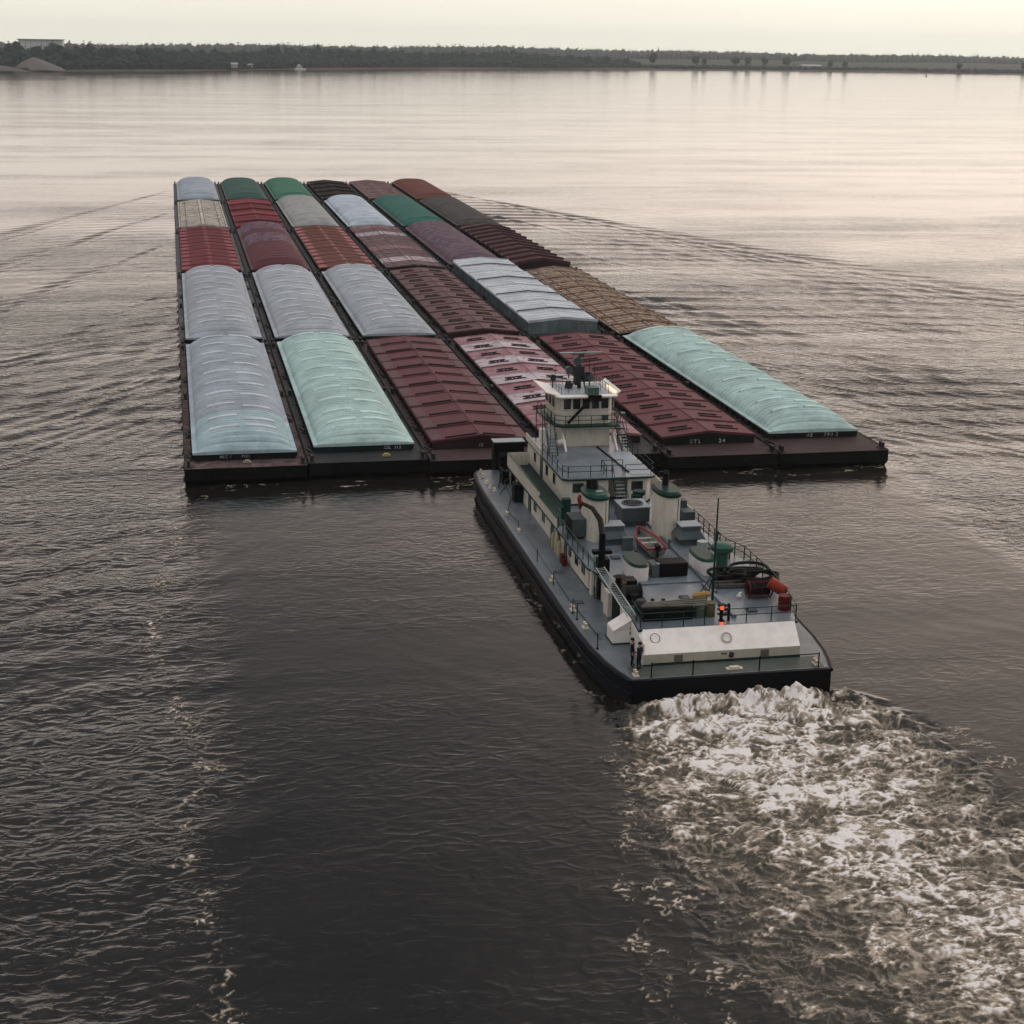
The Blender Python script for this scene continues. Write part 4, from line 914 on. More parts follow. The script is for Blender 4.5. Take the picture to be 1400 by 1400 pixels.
# deck crane at the left edge with a hooked boom
cr = MB(); cr.tube([(-5.05,-38.5,ZM),(-5.05,-38.5,ZU+2.9)],[.3,.22],12); cr.cbox((-5.05,-38.5,ZU+1.6),(1.3,.5,.25)); cr.cbox((-4.9,-38.2,ZU+.6),(.8,.8,.9)); cr = cr.build('crane', bblack, T, smooth=40)
MB().tube([(-5.05,-38.5,ZU+2.8),(-5.1,-38.0,ZU+3.7),(-5.45,-37.2,ZU+4.3),(-6.0,-36.4,ZU+4.45)],[.22,.2,.16,.12],10).build('crane_boom', paint('boom_brown',(.03,.026,.02),.5,.3), cr, smooth=50)
MB().torus((-6.1,-36.2,ZU+4.5),.3,.1,18,8,ry=R(80)).cbox((-6.1,-36.2,ZU+4.5),(.12,.3,1.0)).build('boom_head', red, cr, smooth=50)
# thin raked mast with two stays
mb = MB().tube([(.4,-45.8,ZU),(.42,-45.9,ZU+7.2)],[.09,.05],8); mb.tube([(.41,-45.85,ZU+2.3),(-.9,-46.0,ZU+.4)],.035,5); mb.tube([(.41,-45.85,ZU+2.3),(.3,-44.9,ZU)],.035,5); mb.tube([(.41,-45.85,ZU+2.3),(.9,-45.6,ZU+1.1)],.035,5); mb.build('signal_mast', bgreen, T)
ls = MB().cbox((-.15,-49.2,ZU+.55),(.16,.2,1.3)).cbox((.2,-48.6,ZU+.45),(.75,.35,.06)).cbox((.2,-48.6,ZU+.75),(.75,.35,.06)).cbox((.2,-48.6,ZU+1.0),(.75,.35,.06)).cbox((.55,-48.6,ZU+.55),(.06,.35,1.1)).build('lamp_stand', bblack, T)
for z_ in (ZU+.1,ZU+1.15):
    l_ = MB().tube([(-.15,-49.3,z_-.14),(-.15,-49.3,z_+.14)],.12,12).build('signal_lamp', lampr, ls, smooth=40); MB().cbox((-.15,-49.3,z_+.17),(.34,.34,.06)).build('lamp_cap', bblack, l_)
# stern house: steep bright apron, low vertical wall
Y0 = -50.9
ap = MB().add([(-5.6,Y0,2.23),(4.5,Y0,2.23),(4.62,-49.42,ZU+.02),(-5.25,-49.42,ZU+.02),(-5.6,Y0,ZM),(4.5,Y0,ZM),(4.62,-49.42,ZM),(-5.25,-49.42,ZM)],
     [(0,1,2,3),(4,5,1,0),(5,6,2,1),(7,4,0,3)]).build('stern_house', bwc, T)
MB().box(-5.6,4.5,Y0-.004,Y0+.01,ZM+.01,2.22).build('lower_wall', paint('boat_cream',(.50,.47,.38),.5,.1,.1,(.2,.14,.08)), ap)
MB().box(-5.62,4.52,Y0-.05,Y0-.005,ZM+.008,ZM+.09).build('base_trim', bgreen, ap)
for x_ in (-3.35,2.2):
    v_ = MB().box(x_-.27,x_+.27,Y0-.03,Y0-.004,1.68,2.12).build('vent_grille', paint('grille',(.20,.18,.14),.6,.2), ap)
    mb = MB()
    for i in range(4): mb.box(x_-.25,x_+.25,Y0-.045,Y0-.03,1.72+i*.1,1.75+i*.1)
    mb.build('slats', paint('slats',(.11,.10,.08)), v_)
MB().cbox((.03,Y0-.06,1.93),(.26,.1,.32),ry=.3).cbox((-.45,Y0-.02,2.02),(.35,.03,.06)).build('hose_bib', blouv, ap)
MB().torus((-4.62,-50.05,2.95),.3,.02,24,5,rx=R(52)).build('wire_loop', bblack, ap)
MB().cbox((-.2,-52.2,ZM+.05),(1.0,.35,.06)).cbox((-.2,-52.2,ZM+.12),(.6,.3,.1)).build('deck_cleat', bit, T)
# left aft side: cream side panel with vents, sloped box, posts
MB().add([(-5.58,Y0+.05,ZM),(-5.58,Y0+.05,2.9),(-5.3,-49.4,ZU-.12),(-5.12,-43.4,ZU-.12),(-5.12,-43.4,ZM),(-5.5,Y0+.05,ZM),(-5.5,Y0+.05,2.9),(-5.22,-49.4,ZU-.12),(-5.04,-43.4,ZU-.12),(-5.04,-43.4,ZM)],
     [(0,1,2,3,4),(9,8,7,6,5),(0,5,6,1),(1,6,7,2),(2,7,8,3),(3,8,9,4)]).build('side_panel', bwc, T)
for y_, z_ in ((-46.8,2.6),(-46.8,2.25),(-49.1,1.95)): MB().cbox((-5.36,y_,z_),(.08,.7,.16)).build('side_vent', bblack, T)
bx = MB().box(-6.5,-5.3,-47.1,-45.7,ZM+.1,ZM+.95).prism([(-6.5,-47.1),(-5.3,-47.1),(-5.3,-45.7),(-6.5,-45.7)],ZM+.95,lambda p: ZM+(1.0 if p[0] < -6 else 1.7),top=[(-6.48,-47.28),(-5.3,-47.28),(-5.3,-45.7),(-6.48,-45.7)]).build('companionway', bwc, T); bevel(bx,.04)
MB().box(-6.52,-5.28,-47.13,-45.37,ZM,ZM+.1).build('companionway_base', bgreen, T)
for (y_,zt) in ((-37.5,3.2),(-41.6,3.2)): MB().cbox((-5.35,y_,(ZM+zt)/2),(.35,.5 if y_>-40 else 1.1,zt-ZM)).build('wall_post', bw, T)
MB().cbox((-5.15,-43.0,2.3),(.2,1.6,1.5)).build('dark_doorway', bblack, T)
# bitts along the left and at the stern corners, ratchets at the bow
def bitt(x_, y_, s_=1):
    z_ = sheer((x_,y_)); mb = MB().cbox((x_,y_,z_+.04),(.45*s_,.8*s_,.08))
    for d in (-.22,.22): mb.tube([(x_,y_+d*s_,z_),(x_,y_+d*s_,z_+.42*s_)],.11*s_,10); mb.tube([(x_,y_+d*s_,z_+.38*s_),(x_,y_+d*s_,z_+.46*s_)],.15*s_,10)
    return mb.build('bitt', bit, T, smooth=40)
for y_ in (-18.2,-22.7,-34.2,-40.4,-43.8): bitt(-7.45,y_,.8)
for x_ in (-6.45,5.0): bitt(x_,-52.3,.75)
for x_,y_ in ((-7.2,-5.2),(-7.3,-6.6),(-7.35,-8.8),(-7.3,-10.2),(-7.1,-11.0)): bitt(x_,y_,.62)
for x_ in (6.2,): 
    for y_ in (-8,-18.2,-27,-36,-44): bitt(x_,y_,.8)
for x_,y_ in ((-4.9,-8.6),(3.4,-8.6)):
    mb = MB(); z_ = 1.7; mb.tube([(x_-.9,y_,z_+.6),(x_+.9,y_,z_+.6)],.55,14); mb.cbox((x_,y_,z_+.25),(2.4,1.3,.5)); mb.cbox((x_-1.1,y_,z_+.6),(.15,1.4,1.3)); mb.cbox((x_+1.1,y_,z_+.6),(.15,1.4,1.3)); mb.build('face_winch', bblack, T)
mb = MB().cbox((-5.75,-14.3,1.7+.75),(.9,1.1,1.5)); mb.build('dark_locker', bblack, T)
mb = MB().tube([(-6.6,-10.2,1.7),(-6.5,-10.6,3.1)],.05,6).tube([(-6.9,-12.2,1.7),(-6.2,-12.6,2.9)],.04,6); mb.build('bow_staff', bgreen, T)

# ---- loose things aboard
def skiff():
    L, W_, H_ = 4.8, 1.55, .6; root = thing('skiff',(-.35,-33.4,ZU+.12),'small work skiff with a red gunwale and outboard motor lying on the upper deck','skiff'); z0 = ZU+.12
    st = []; n = 12
    for i in range(n+1):
        t = i/n; y_ = -35.8+L*t; hw = W_/2*(1 if t < .45 else math.cos((t-.45)/.55*math.pi/2)**.7 if t < 1 else .03); hw = max(.04,hw)*(.9+.1*min(1,t*3)); kz = .22*max(0,(t-.6)/.4)**2
        st.append((y_,hw,kz))
    vs = []; nn = 7
    for y_,hw,kz in st:
        for u,zf in ((-1,1),(-.86,.45),(-.5,.06),(0,0),(.5,.06),(.86,.45),(1,1)): vs.append((-.35+u*hw, y_, z0+kz*(1-zf*.2)+zf*H_))
    fs = [(i*nn+j,(i+1)*nn+j,(i+1)*nn+j+1,i*nn+j+1) for i in range(n) for j in range(nn-1)]+[tuple(range(nn))]
    o = MB().add(vs,fs).build('hull', paint('skiff_grey',(.20,.20,.19),.5,.3,.2), root, smooth=40); md = o.modifiers.new('Solidify','SOLIDIFY'); md.thickness = .04
    g = [( -.35-hw, y_, z0+kz*.8+H_+.02) for y_,hw,kz in st]+[(-.35+hw, y_, z0+kz*.8+H_+.02) for y_,hw,kz in st[::-1]]
    MB().tube(g+[g[0]], .075, 6).build('gunwale', paint('gunwale_red',(.28,.03,.03),.4,.2), root, smooth=50)
    for y_ in (-35.0,-33.6,-32.5): MB().box(-1.0,.3,y_-.14,y_+.14,z0+.36,z0+.41).build('seat', paint('seat_pale',(.42,.40,.36),.5,.3), root)
    mt = MB().cbox((-.35,-36.0,z0+.75),(.32,.5,.4)).cbox((-.35,-35.95,z0+.3),(.14,.2,.8)).build('outboard_motor', bblack, root); bevel(mt,.04)
    MB().tube([(-.9,-35.2,z0+.5),(.1,-32.9,z0+.6)],.03,6).build('oar', wood, root)
skiff()
o = MB().torus((-.1,-50.28,2.82),.30,.055,28,8,rx=R(50)).build('life_ring', paint('ring_white',(.55,.50,.46),.5,.2), smooth=60); tag(free(o),'white life ring hung on the bright sloping apron of the stern house','life ring')
mb = MB(); A_, B_ = Vector((-5.35,-39.3,ZU+.75)), Vector((-5.55,-47.9,ZU+.4)); s_ = Vector((.28,0,.02))
for q in (-1,1): mb.tube([A_+s_*q,B_+s_*q],.045,6)
for i in range(29): p = A_.lerp(B_,(i+.5)/29); mb.tube([p-s_,p+s_],.02,5)
tag(free(mb.build('ladder', alu)),'long aluminium ladder lying along the left edge of the upper deck aft','ladder')
def hosepile():
    mb = MB()
    for i in range(13):
        r_ = .5+RNG.uniform(0,.8); c_ = (3.7+RNG.uniform(-1.2,1.2), -41.3+RNG.uniform(-.9,.9)); z_ = ZU+.12+i*.055; pts = []
        for j in range(25):
            a = 2*math.pi*j/24; pts.append((c_[0]+r_*1.25*math.cos(a)+.1*math.sin(3*a+i), c_[1]+r_*.9*math.sin(a), z_+.05*math.sin(2*a+i)))
        mb.tube(pts,.11,6,caps=False)
    return mb
tag(free(hosepile().build('hose_pile', rope, smooth=60)),'big black heap of coiled hawsers behind the mushroom vent','rope')
o = MB().cbox((3.2,-42.3,ZU+.32),(3.4,.22,.2),rz=.06).cbox((3.1,-42.7,ZU+.2),(3.0,.2,.2),rz=-.03).build('timber_baulk', wood); tag(free(o),'pair of grey timber baulks resting across the black heap of hawsers','timber')
rl = thing('hose_reel',(4.0,-44.6,ZU),'dark red hose reel with white couplings beside the orange barrel','hose reel')
mb = MB()
for x_ in (3.2,4.7): mb.torus((x_,-44.6,ZU+.55),.55,.05,20,6,ry=R(90))
for i in range(7): a = i*2*math.pi/7; mb.tube([(3.2,-44.6+.55*math.cos(a),ZU+.55+.55*math.sin(a)),(4.7,-44.6+.55*math.cos(a),ZU+.55+.55*math.sin(a))],.03,5)
mb.build('reel_frame', dred, rl); mb = MB()
for i in range(8): mb.torus((3.3+i*.18,-44.6,ZU+.55),.38,.09,18,6,ry=R(90))
mb.build('hose', rope, rl, smooth=50); MB().cbox((2.75,-44.5,ZU+.25),(.35,.12,.12),rz=.8).cbox((2.6,-44.7,ZU+.15),(.3,.12,.1),rz=-.5).build('coupling', bwc, rl)
def barrel(c_, ax, m_, name, lab, r_=.36, L=1.0):
    c_ = Vector(c_); ax = Vector(ax).normalized(); root = thing(name, c_, lab, 'barrel')
    a = c_-ax*L/2; mb = MB().tube([a,a+ax*.02,a+ax*L*.98,a+ax*L],[r_*.95,r_,r_,r_*.95],20); mb.build('body', m_, root, smooth=40); h_ = MB()
    for t in (.02,.33,.66,.98): h_.tube([a+ax*(L*t-.02),a+ax*(L*t+.02)],r_*1.05,20)
    h_.build('hoop', m_, root, smooth=40)
barrel((5.0,-45.3,ZU+.85),(.75,-.35,-.45),orng,'oil_drum','orange-red drum lying tilted against the right rail', .4, 1.25); barrel((4.75,-47.2,ZU+.48),(0,0,1),dred,'oil_drum','dark red drum standing at the aft right corner of the upper deck',.38,.95)
for i,(x_,y_,m_,lab) in enumerate(((-1.05,-47.6,paint('drum_green',(.14,.17,.13),.5,.3),'grey-green drum standing under the orange float'),(-.35,-47.6,paint('drum_olive',(.12,.11,.06),.5,.3),'olive drum standing just left of the red lamps'))): barrel((x_,y_,ZU+.45),(0,0,1),m_,'oil_drum',lab,.33,.9)
fl_ = thing('marker_float',(-.95,-46.6,ZU+.9),'yellow and red marker float on the drums near the thin mast','float')
MB().tube([(-1.3,-46.8,ZU+1.05),(-1.1,-46.8,ZU+1.1),(-.2,-46.6,ZU+1.1),(0,-46.6,ZU+1.05)],[.08,.2,.2,.08],12).build('float_body', paint('float_yellow',(.34,.22,.08),.5,.2), fl_, smooth=50); MB().tube([(-.95,-46.76,ZU+.85),(-.6,-46.7,ZU+.85)],.2,12).build('red_band', red, fl_, smooth=50)
crt = MB().cbox((-3.2,-47.6,ZU+.42),(3.3,1.0,.82)).build('gear_box', bblack); bevel(crt,.04); tag(free(crt),'long black gear box against the stern rail of the upper deck','box')
o = MB()
for i in range(4): o.cbox((-2.8+i*.1,-47.9+i*.25,ZU+.9+.02*i),(4.2,.12,.1),rz=.05*i-.05)
tag(free(o.build('pole_bundle', wood)),'bundle of weathered poles lying on the long black gear box','poles')
o = MB().cbox((-2.4,-45.7,ZU+.13),(2.0,.28,.24),rz=.05).build('timber_beam', paint('beam_dark',(.06,.06,.06),.7,.3)); tag(free(o),'single dark beam lying on the grey upper deck ahead of the long black box','timber')
def winch():
    root = thing('deck_winch',(-4.4,-43.4,ZU),'black winch with cable drum at the left edge of the upper deck','winch')
    MB().cbox((-4.4,-43.4,ZU+.15),(1.3,3.2,.3)).cbox((-4.3,-42.6,ZU+.6),(.9,1.0,.8)).cbox((-4.5,-44.8,ZU+.45),(.5,.5,.5)).build('frame', bblack, root); MB().tube([(-4.95,-44.0,ZU+.6),(-3.95,-44.0,ZU+.6)],.42,18).build('cable_drum', rope, root, smooth=40)
    d = MB()
    for x_ in (-5.0,-3.9): d.tube([(x_-.03,-44.0,ZU+.6),(x_+.03,-44.0,ZU+.6)],.55,20)
    d.build('drum_flange', blouv, root, smooth=40); MB().lathe((-4.6,-41.6,ZU),[(.55,0),(.55,.3),(.3,.5),(.3,.75),(.45,.85),(.1,.9)],16).build('capstan', bblack, root, smooth=40)
    MB().cbox((-4.75,-43.2,ZU+.75),(.25,.5,.5)).build('motor_cover', dred, root)
winch()
o = MB().lathe((-4.55,-46.5,ZU),[(.42,0),(.45,.3),(.45,.7),(.3,.9),(.05,.92)],18).build('fuel_can', blouv, smooth=40); tag(free(o),'round-topped dark grey tank next to the black winch','tank')
o = MB()
for i in range(4): o.torus((-3.6,-45.2,ZU+.03+i*.03),.42-.05*i,.03,22,5)
tag(free(o.build('rope_coil', paint('rope_grey',(.2,.2,.19),.8,.3), smooth=60)),'thin coil of grey rope lying on the deck next to the black winch','rope')
o = MB().cbox((-5.85,-30.6,1.9),(.3,.6,.7)).cbox((-5.85,-31.2,1.8),(.3,.3,.5)).build('fire_box', dred); tag(free(o),'dark red fire box against the left wall of the deckhouse','fire box')
for y_, hgt, q in ((-27.0,1.3,'foremost tan gas bottle of three strapped to the left deckhouse wall'),(-28.1,1.5,'tallest, middle tan gas bottle strapped to the left deckhouse wall'),(-28.9,1.2,'short aftmost tan gas bottle next to the red fire box')):
    tag(free(MB().tube([(-5.75,y_,1.55),(-5.73,y_,1.55+hgt*.85),(-5.73,y_,1.55+hgt*.93),(-5.73,y_,1.55+hgt)],[.17,.17,.09,.05],12).build('gas_bottle', paint('tan_tank',(.38,.33,.22),.5,.2,.2), smooth=40)), q,'gas bottle','gas bottles by the deckhouse wall')
# pipe runs, hatches and small gear fixed to the decks
for pts, r_ in (([(-4.9,-36.5,ZU+.12),(-4.9,-28.2,ZU+.12),(-4.4,-27.4,ZU+.12),(-4.4,-22.6,ZU+.12)],.06),([(4.3,-36,ZU+.12),(4.3,-28.6,ZU+.12)],.06),([(-1.3,-37.2,ZU+.1),(-1.3,-31.5,ZU+.1),(-1.9,-30.8,ZU+.1)],.05),([(1.0,-38.3,ZU+.1),(2.9,-36.6,ZU+.1),(2.9,-34.2,ZU+.1)],.05),([(-7.0,-46,ZM+.08),(-7.2,-38,ZM+.1),(-7.1,-24,ZM+.12)],.04),([(-3.9,-21.9,ZU+.3),(-3.9,-9.5,ZU+.3)],.04)):
    MB().tube(pts, r_, 6).build('deck_pipe', bsteel, T, smooth=50)
for x_, y_ in ((-.9,-44.1),(2.6,-47.1),(-3.2,-35.2),(3.9,-33.9),(-6.7,-21.0),(-6.6,-32.5),(-6.7,-39.0)):
    z_ = ZU if x_ > -5.2 else ZM+.02; MB().cbox((x_,y_,z_+.05),(.62,.62,.1)).tube([(x_-.2,y_,z_+.1),(x_-.2,y_,z_+.16)],.04,6).build('deck_hatch', bsteel, T)
for x_, y_, h_ in ((-4.6,-37.2,.7),(-1.9,-35.6,.6),(4.9,-33.3,.9),(1.2,-33.6,.55),(4.7,-36.6,.8),(-3.9,-41.2,.6),(-4.7,-25.4,.9),(3.9,-24.3,1.0)):
    MB().tube([(x_,y_,ZU),(x_,y_,ZU+h_),(x_,y_-.12,ZU+h_+.12),(x_,y_-.28,ZU+h_+.05)],[.07,.07,.08,.1],8).build('gooseneck_vent', bgreen if h_ > .7 else bsteel, T, smooth=50)
for xs in (-3.35,2.05): MB().tube([(xs+.7,-31.2,ZU),(xs+.72,-31.2,6.3)],.03,5).tube([(xs+.4,-31.4,ZU),(xs+.42,-31.4,6.3)],.03,5).build('funnel_ladder', bsteel, T)
for i,(y_,x_) in enumerate(((-26.4,-5.75),(-29.6,-5.75),(-34.2,-5.75))): MB().cbox((XL-.05,y_,2.75),(.08,.22,.16)).build('bulkhead_lamp', pale, T)
# mooring lines on the fore deck
wire([(-7.4,-18,1.95),(-6.3,-14,1.9),(-6.2,-10.5,2.3),(-5.0,-8.6,2.4)], .04, 'face_wire', steel_dark, 'dark wire leading from the bow winch to a cream bitt on the left side deck', 'wire')
wire([(-7.45,-22.6,1.95),(-7.0,-20.5,1.75),(-7.4,-18.4,1.95)], .03, 'mooring_line', steel_dark, 'slack line between the two foremost cream bitts on the left side', 'rope')

# ---- people
skin = paint('skin',(.36,.21,.15),.6,.1); hairm = paint('hair_dark',(.02,.014,.01),.8,.2)
def person(x_, y_, z_, face, cols, label, arms, H_=1.78, lean=0.):
    root = thing('person',(x_,y_,z_), label, 'person', 'crew on the stern deck'); k = H_/1.78
    J = dict(p=(0,0,.95),w=(0,.0,1.12),c=(0,.0,1.36),n=(0,.0,1.50),hd=(0,.02,1.62),ht=(0,.01,1.74),
        lh=(-.10,0,.90),lk=(-.12,.03,.50),la=(-.13,-.02,.09),lt=(-.15,.16,.04),rh=(.10,0,.90),rk=(.13,.04,.50),ra=(.15,-.02,.09),rt=(.18,.16,.04),
        ls=(-.19,0,1.43),rs=(.19,0,1.43)); J.update(arms)
    rad = dict(p=.145,w=.13,c=.155,n=.06,hd=.095,ht=.07,lh=.105,lk=.07,la=.05,lt=.045,rh=.105,rk=.07,ra=.05,rt=.045,ls=.075,rs=.075,le=.05,lw=.033,re=.05,rw=.033,lp=.042,rp=.042)
    names = list(J); E_ = [('p','w'),('w','c'),('c','n'),('n','hd'),('hd','ht'),('p','lh'),('lh','lk'),('lk','la'),('la','lt'),('p','rh'),('rh','rk'),('rk','ra'),('ra','rt'),('c','ls'),('ls','le'),('le','lw'),('lw','lp'),('c','rs'),('rs','re'),('re','rw'),('rw','rp')]
    vs = [tuple(q*k for q in J[n]) for n in names]; es = [(names.index(a),names.index(b2)) for a,b2 in E_]; rs = [rad[n]*k for n in names]
    # five bent fingers on each hand
    for s_, pn, wn in ((-1,'lp','lw'),(1,'rp','rw')):
        pv, wv = Vector(J[pn]), Vector(J[wn]); d = (pv-wv).normalized(); side = d.cross(Vector((0,1,0))); side = side.normalized() if side.length > .1 else Vector((1,0,0)); up = side.cross(d)
        for i in range(5):
            off = (i-2)*.018; L = (.05,.065,.072,.068,.052)[i]; b0 = pv+side*off
            dd = d if i else (d*.6+side*-.8).normalized()
            t1 = b0+dd*L; t2 = t1+(dd*.7+up*.5).normalized()*L*.6; n0 = len(vs)
            vs += [tuple(t1*k), tuple(t2*k)]; rs += [.0095*k,.008*k]; es += [(names.index(pn),n0),(n0,n0+1)]
    me_ = bpy.data.meshes.new('body'); me_.from_pydata(vs, es, []); me_.update(); o = bpy.data.objects.new('body', me_); COL.objects.link(o)
    sk = o.modifiers.new('Skin','SKIN'); me_.skin_vertices or None
    lay = me_.skin_vertices[0].data if me_.skin_vertices else None
    if lay is None:
        bpy.context.view_layer.objects.active = o; o.select_set(True); bpy.ops.mesh.customdata_skin_add(); lay = me_.skin_vertices[0].data
    for i, r_ in enumerate(rs): lay[i].radius = (r_, r_)
    lay[names.index('p')].use_root = True
    sb = o.modifiers.new('Subdivision','SUBSURF'); sb.levels = 2; sb.render_levels = 2
    dg = bpy.context.evaluated_depsgraph_get(); dg.update(); m2 = bpy.data.meshes.new_from_object(o.evaluated_get(dg)); bpy.data.objects.remove(o)
    m2.name = 'body'; m2.materials.clear()
    for c_ in (skin, cols[0], cols[1], bblack): m2.materials.append(c_)
    # clothing by place: trousers, top, boots; neck, head and hands stay skin
    hands = [Vector(J['lp'])*k, Vector(J['rp'])*k]
    for p_ in m2.polygons:
        z = p_.center.z/k; i = 2 if z < .97 else 1
        if z < .12: i = 3
        if z > 1.475: i = 0
        if min((p_.center-h2).length for h2 in hands) < .14: i = 0
        p_.material_index = i; p_.use_smooth = True
    bo = bpy.data.objects.new('body', m2); COL.objects.link(bo); bo.parent = root
    hr = MB(); hr.lathe((0,-.012*k,1.64*k),[(.098*k,0),(.112*k,.05*k),(.10*k,.12*k),(.05*k,.155*k),(.01,.165*k)],16,sy=1.12); hr = MB.build(hr,'hair', hairm, root, off=(0,0,0), smooth=60)
    fc = MB(); fc.tube([(0,.10*k,1.655*k),(0,.135*k,1.625*k)],[.012,.018],6)
    fc.build('nose', skin, root, off=(0,0,0)); ey = MB()
    for s_ in (-1,1): ey.lathe((s_*.035*k,.098*k,1.655*k),[(.004,0),(.011,.006),(.004,.014)],8)
    ey.build('eyes', bblack, root, off=(0,0,0)); MB().cbox((0,.10*k,1.585*k),(.05,.02,.012)).build('mouth', dred, root, off=(0,0,0))
    er = MB()
    for s_ in (-1,1): er.lathe((s_*.1*k,0,1.61*k),[(.008,0),(.02,.02),(.02,.045),(.006,.06)],8)
    er.build('ears', skin, root, off=(0,0,0)); root.rotation_euler = (0,0,face); return root
navy = paint('cloth_navy',(.014,.016,.028),.9,.3); dkg = paint('cloth_dark_green',(.018,.03,.026),.9,.3); purp = paint('cloth_plum',(.035,.015,.035),.9,.3); blk = paint('cloth_black',(.01,.01,.012),.9,.3)
hang = dict(le=(-.26,-.02,1.16),lw=(-.26,.08,.92),lp=(-.255,.10,.84),re=(.26,-.02,1.16),rw=(.27,.07,.92),rp=(.265,.10,.84))
bent = dict(le=(-.27,-.04,1.17),lw=(-.16,.2,1.12),lp=(-.08,.25,1.13),re=(.27,-.03,1.16),rw=(.28,.06,.93),rp=(.275,.09,.85))
person(-6.25,-50.75,ZM+.01,R(-120),(purp,blk),'person in dark clothes standing against the corner of the stern house',hang,1.82)
person(-6.0,-51.45,ZM+.01,R(40),(dkg,navy),'person in a dark green top standing nearest the stern corner bitt',bent,1.8)
# ------------------------------------------------------------------ far shore
shore = [(-900,1000),(-500,1240),(-191,1536),(-127,1603),(-18,1698),(110,1850),(420,2081),(826,2197),(1198,2151),(1700,2080),(2600,2000)]
def shY(xv): return float(np.interp(xv, [p[0] for p in shore], [p[1] for p in shore]))
bankm = paint('bank_soil',(.13,.085,.075),.9,.3,scale=.02); grassm = paint('bank_scrub',(.045,.05,.035),.9,.4,scale=.02)
# ground of the far side: a low bank rising from the waterline
xs = np.linspace(-900,2600,120); prof = [(-2,-.8),(2,.3),(10,2.0),(22,2.6),(60,3.0),(400,4),(1400,5)]
vs = []; 
for i, xv in enumerate(xs):
    y0 = shY(xv)+3*math.sin(xv*.03)+2*math.sin(xv*.011+1)
    for d, z in prof: vs.append((xv*(1+d/4000), y0+d, z*(1 if d < 5 else .8+.25*math.sin(xv*.017+d))))
n = len(prof); fs = [(i*n+j,(i+1)*n+j,(i+1)*n+j+1,i*n+j+1) for i in range(len(xs)-1) for j in range(n-1)]
mb = MB(); mb.add(vs, fs); 
for i in range(len(fs)): mb.m[i] = 0 if (i % (n-1)) < 2 else 1
o = mb.build('riverbank', [bankm, grassm], smooth=60); tag(o,None,None,kind='structure')
def leafmat(name, c):
    if name in MC: return MC[name]
    m, nt, b = nodes(name); oi = N(nt,'ShaderNodeNewGeometry'); n1 = noise(nt,.06,3,.6,oi.outputs['Position']); n2 = noise(nt,.5,2,.5,oi.outputs['Position'])
    c1 = mix(nt, ramp(nt,n1.outputs[0],.35,.65).outputs[0], tuple(q*.7 for q in c), tuple(q*1.25 for q in c))
    c1 = mix(nt, ramp(nt,n2.outputs[0],.4,.7).outputs[0], c1, tuple(q*.6 for q in c)); nt.links.new(c1, b.inputs['Base Color']); b.inputs['Roughness'].default_value = .8; b.inputs['Specular IOR Level'].default_value = .15
    MC[name] = m; return m
lm = leafmat('foliage_dark',(.020,.046,.042)); lm2 = leafmat('foliage_far_hazed',(.11,.135,.125)); bark = paint('bark',(.06,.05,.04),.9,.3)  # far leaf colour is paled, distance haze painted into it
class Leaves:
    def __init__(s): s.P = []
    def crown(s, c, rx, rz, n, size, squash=1.):
        d = RNG.normal(size=(n,3)); d /= np.linalg.norm(d,axis=1)[:,None]; r = RNG.uniform(.45,1,(n,1))**.5
        core = []; q1, q2 = 8, 5
        for i in range(q1):
            for j in range(q2):
                core.append([[c[0]+.8*rx*math.sin(math.pi*v/q2)*math.cos(6.283*u/q1), c[1]+.8*rx*math.sin(math.pi*v/q2)*math.sin(6.283*u/q1), c[2]+.84*rz*math.cos(math.pi*v/q2)] for u,v in ((i,j),(i+1,j),(i+1,j+1),(i,j+1))])
        s.P.append(np.array(core)); lob = 1+.28*np.sin(d[:,:1]*5+c[0])*np.cos(d[:,2:3]*4+c[1]); p = np.array(c)+d*r*lob*np.array([rx,rx,rz]); s.tri(p, RNG.uniform(.6,1.3,n)*size)
    def tri(s, p, sz):
        n = len(p); a = RNG.normal(size=(n,3)); a /= np.linalg.norm(a,axis=1)[:,None]; b2 = np.cross(a, RNG.normal(size=(n,3))); b2 /= np.linalg.norm(b2,axis=1)[:,None]
        a *= sz[:,None]; b2 *= sz[:,None]*.8; s.P.append(np.stack([p-a, p-b2, p+a, p+b2],1))
    def build(s, name, mat, off=(0,0,0)):
        Q = np.concatenate(s.P)-np.array(off); n = len(Q); me_ = bpy.data.meshes.new(name); me_.vertices.add(n*4); me_.vertices.foreach_set('co', Q.reshape(-1).astype('f'))
        me_.loops.add(n*4); me_.loops.foreach_set('vertex_index', np.arange(n*4,dtype='i')); me_.polygons.add(n); me_.polygons.foreach_set('loop_start', np.arange(n,dtype='i')*4)
        try: me_.polygons.foreach_set('loop_total', np.full(n,4,'i'))
        except Exception: pass
        me_.update(calc_edges=True); me_.materials.append(mat); o = bpy.data.objects.new(name, me_); COL.objects.link(o); return o
